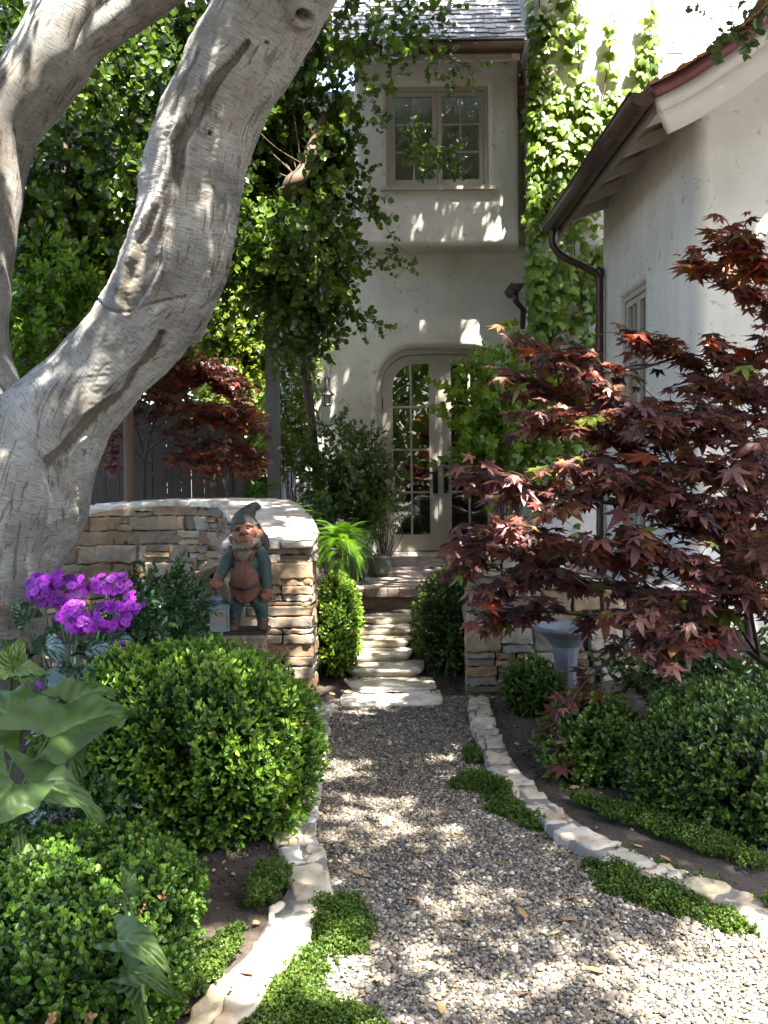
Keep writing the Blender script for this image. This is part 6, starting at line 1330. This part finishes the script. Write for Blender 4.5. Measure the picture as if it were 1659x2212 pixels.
bl_.add(V, [f for j in range(23) for f in ((j * 4, j * 4 + 4, j * 4 + 6, j * 4 + 2), (j * 4 + 2, j * 4 + 6, j * 4 + 7, j * 4 + 3), (j * 4 + 1, j * 4 + 5, j * 4 + 4, j * 4))]); bl_.box(gl(652, 985, -.114), (.018, .004, .016)); bl_.build('belt', M['g_belt'], gn)
HR = np.array(Matrix.Rotation(math.radians(-12), 3, 'Y') @ Matrix.Rotation(math.radians(-16), 3, 'X'))
HC = gl(662, 375, -.005)
def hp(x, y, z): return HC + HR @ np.array([x, y, z])
def head(m_):
    ell(m_, hp(0, 0, 0), (.088, .080, .095), HR); ell(m_, hp(0, -.03, -.045), (.070, .055, .05), HR); ell(m_, hp(-.045, -.055, -.018), (.032, .026, .028), HR); ell(m_, hp(.045, -.055, -.018), (.032, .026, .028), HR)
    ell(m_, hp(0, -.092, .000), (.024, .030, .022), HR); ell(m_, hp(-.018, -.082, -.004), (.014, .014, .013), HR); ell(m_, hp(.018, -.082, -.004), (.014, .014, .013), HR); chain(m_, [hp(0, -.072, .04), hp(0, -.088, .012)], [.013, .018])
    ell(m_, hp(0, -.077, -.036), (.036, .014, .008), HR); ell(m_, hp(0, -.076, -.052), (.030, .014, .009), HR)
    for s_ in (-1, 1): chain(m_, [hp(.012 * s_, -.074, .040), hp(.035 * s_, -.074, .047), hp(.062 * s_, -.056, .034)], [.010, .012, .009]); ell(m_, hp(.094 * s_, .0, -.012), (.014, .020, .030), HR); ell(m_, hp(.106 * s_, .004, .0), (.009, .014, .018), HR)
    chain(m_, [hp(0, .01, -.06), gl(662, 530, .01)], [.05, .055])
fuse('head', head, M['g_skin'], gn, .0035, 3, lambda V: noise(V, 20, 2) * .0009)
ey = MB()
for s_ in (-1, 1): ell(ey, hp(.031 * s_, -.0725, .024), (.012, .008, .008), HR)
ey.build('eyes', M['g_eye'], gn)
def beard(m_):
    ell(m_, hp(0, -.060, -.086), (.060, .030, .028), HR); ell(m_, gl(650, 555, -.058), (.060, .030, .055)); ell(m_, gl(640, 600, -.062), (.042, .026, .045)); chain(m_, [hp(-.075, -.02, -.03), hp(-.066, -.04, -.075)], [.016, .028]); chain(m_, [hp(.075, -.02, -.03), hp(.066, -.04, -.075)], [.016, .028])
    for s_ in (-1, 1): chain(m_, [hp(.008 * s_, -.086, -.027), hp(.030 * s_, -.080, -.033), hp(.046 * s_, -.068, -.052)], [.004, .006, .006])
fuse('beard', beard, M['g_beard'], gn, .004, 2, lambda V: (np.sin(V[:, 0] * 420 + noise(V, 12, 2) * 3) * .003 + noise(V * (1, 1, .3), 30, 2) * .0025))
def hat(m_):
    P = [hp(0, .018, .052), hp(.0, .012, .085), hp(.015, .03, .125), hp(.045, .045, .16), hp(.075, .05, .182), hp(.098, .045, .178)]; chain(m_, P, [.090, .086, .066, .046, .034, .026], 24); ell(m_, hp(.003, .022, .052), (.100, .088, .020), HR); chain(m_, [hp(.06, .06, .03), hp(.095, .065, -.035), hp(.105, .06, -.085)], [.04, .035, .026])
fuse('hat', hat, M['g_hat'], gn, .0045, 4, lambda V: noise(V * (1, 1, 1.6), 11, 2) * .0025)
def fist(c, ax, side, nm):
    """closed hand: palm, four curled fingers of unequal length, a thumb from the side"""
    ax = nrm(ax); f = np.array([0, -1., 0]); f = nrm(f - ax * (f @ ax)); s_ = np.cross(ax, f) * side
    def b(m_):
        ell(m_, c, (.030, .030, .034)); chain(m_, [c - ax * .05, c], [.030, .030])
        for k, (off, l) in enumerate(((-.026, .9), (-.009, 1.05), (.009, 1.0), (.025, .8))):
            r_ = .0115 - .001 * abs(k - 1.5); q = c + s_ * off; chain(m_, [q + ax * .012 + f * .012, q + ax * .034 * l + f * .016, q + ax * .036 * l + f * .036, q + ax * .012 + f * .042, q + ax * .0 + f * .032], [r_] * 5, 10)
        chain(m_, [c - s_ * .028 - ax * .008 + f * .01, c - s_ * .036 + ax * .008 + f * .030, c - s_ * .020 + ax * .016 + f * .045], [.013, .0115, .0095], 10)
    return fuse(nm, b, M['g_skin'], gn, .0028, 2)
fist(gl(322, 930, -.07), np.array([-.25, -.35, -.9]), 1, 'hand'); fist(gl(912, 1075, -.04), np.array([.05, -.15, -1]), -1, 'hand')
# lantern
lt = thing('lantern', 'chalky blue metal lantern with dusty glass hanging from the gnome hand', 'lantern', gl(318, 1482, -.08)); LB = gl(318, 1480, -.085); a_ = math.radians(28); Lr = np.array([[math.cos(a_), -math.sin(a_), 0], [math.sin(a_), math.cos(a_), 0], [0, 0, 1]]); w2 = .058; hh = .148
fr_ = MB(); LP = lambda x, y, z: LB + Lr @ np.array([x, y, z])
for sx in (-1, 1):
    for sy in (-1, 1): fr_.box(LP(sx * w2, sy * w2, hh / 2), (.0065, .0065, hh / 2), Lr)
for z in (.006, hh):
    for s_ in (-1, 1): fr_.box(LP(0, s_ * w2, z), (w2 + .0085, .0085, .0075), Lr); fr_.box(LP(s_ * w2, 0, z), (.0085, w2 - .0095, .0075), Lr)
fr_.box(LP(0, 0, .003), (w2 - .009, w2 - .009, .003), Lr); fr_.build('frame', M['g_lantern'], lt, False)
gp = MB()
for (sx, sy) in ((1, 0), (-1, 0), (0, 1), (0, -1)):
    gp.box(LP(sx * (w2 - .001), sy * (w2 - .001), hh / 2), (.002 if sx else w2 - .008, .002 if sy else w2 - .008, hh / 2 - .008), Lr)
gp.build('pane', M['frosted'], lt, False)
rf = MB(); V = [LP(sx * r_, sy * r_, z) for (r_, z) in ((w2 + .012, hh + .007), (w2 + .012, hh + .011), (.03, hh + .024)) for sx, sy in ((-1, -1), (1, -1), (1, 1), (-1, 1))]; rf.add(V, [(k * 4 + j, k * 4 + (j + 1) % 4, k * 4 + 4 + (j + 1) % 4, k * 4 + 4 + j) for k in range(2) for j in range(4)] + [(3, 2, 1, 0)])
rf.lathe([(.032, hh + .022), (.032, hh + .042), (.044, hh + .046), (.046, hh + .052), (.03, hh + .066), (.012, hh + .076), (.0, hh + .078)], LB, 24); rf.build('roof', M['g_lantern'], lt)
ch = MB(); pt_ = gl(318, 975, -.09); pb = LB + (0, 0, hh + .078); L = np.linspace(0, 1, 6)
for i in range(6):
    c = pb + (pt_ - pb) * (i + .5) / 6; a = np.linspace(0, 2 * math.pi, 11)[:-1]; R = np.linalg.norm(pt_ - pb) / 6 * .62; ring = [c + (np.array([math.cos(t) * .006, 0, math.sin(t) * R]) if i % 2 else np.array([0, math.cos(t) * .006, math.sin(t) * R])) for t in np.linspace(0, 2 * math.pi, 13)]; ch.tube(ring, .0016, 6, .5, False)
ch.build('chain', M['iron'], lt)
# plinth
pl = thing('wooden_plinth', 'weathered wooden plinth with panelled sides under the gnome', 'plinth', (GC[0], GY, .05)); px0 = gl(640, 1520)[0]
mb = MB(); hwp = .118; mb.box((px0, GY, GZ / 2 - .06), (hwp - .02, hwp - .02, GZ / 2 - .06 + .0))
for s_ in (-1, 1):
    for t_ in (-1, 1): mb.box((px0 + s_ * (hwp - .016), GY + t_ * (hwp - .016), GZ / 2 - .05), (.019, .019, GZ / 2 - .055))
for t_ in (-1, 1): mb.box((px0, GY + t_ * (hwp - .012), GZ - .155), (hwp - .037, .014, .028)); mb.box((px0 + t_ * (hwp - .012), GY, GZ - .155), (.014, hwp - .037, .028))
for s_ in (-1, 1): mb.box((px0 + s_ * (hwp - .045), GY - hwp + .017, GZ / 2 - .09), (.008, .009, GZ / 2 - .10))
mb.build('body', M['oldwood'], pl, False)
mb = MB(); mb.lathe([(hwp * 1.30, -.125), (hwp * 1.42, -.10), (hwp * 1.55, -.055), (hwp * 1.62, -.045), (hwp * 1.62, -.022), (0, -.022)], (px0, GY, GZ), 4); V = mb.V[0]; cpt = np.array([px0, GY, 0]); a_ = math.pi / 4; q = V - cpt; V[:, 0] = cpt[0] + q[:, 0] * math.cos(a_) - q[:, 1] * math.sin(a_); V[:, 1] = cpt[1] + q[:, 0] * math.sin(a_) + q[:, 1] * math.cos(a_); mb.build('cornice', M['oldwood'], pl, False)
mb = MB(); mb.box((px0 + .004, GY, GZ - .012), (.142, .128, .011)); mb.build('top', M['g_belt'], pl, False)
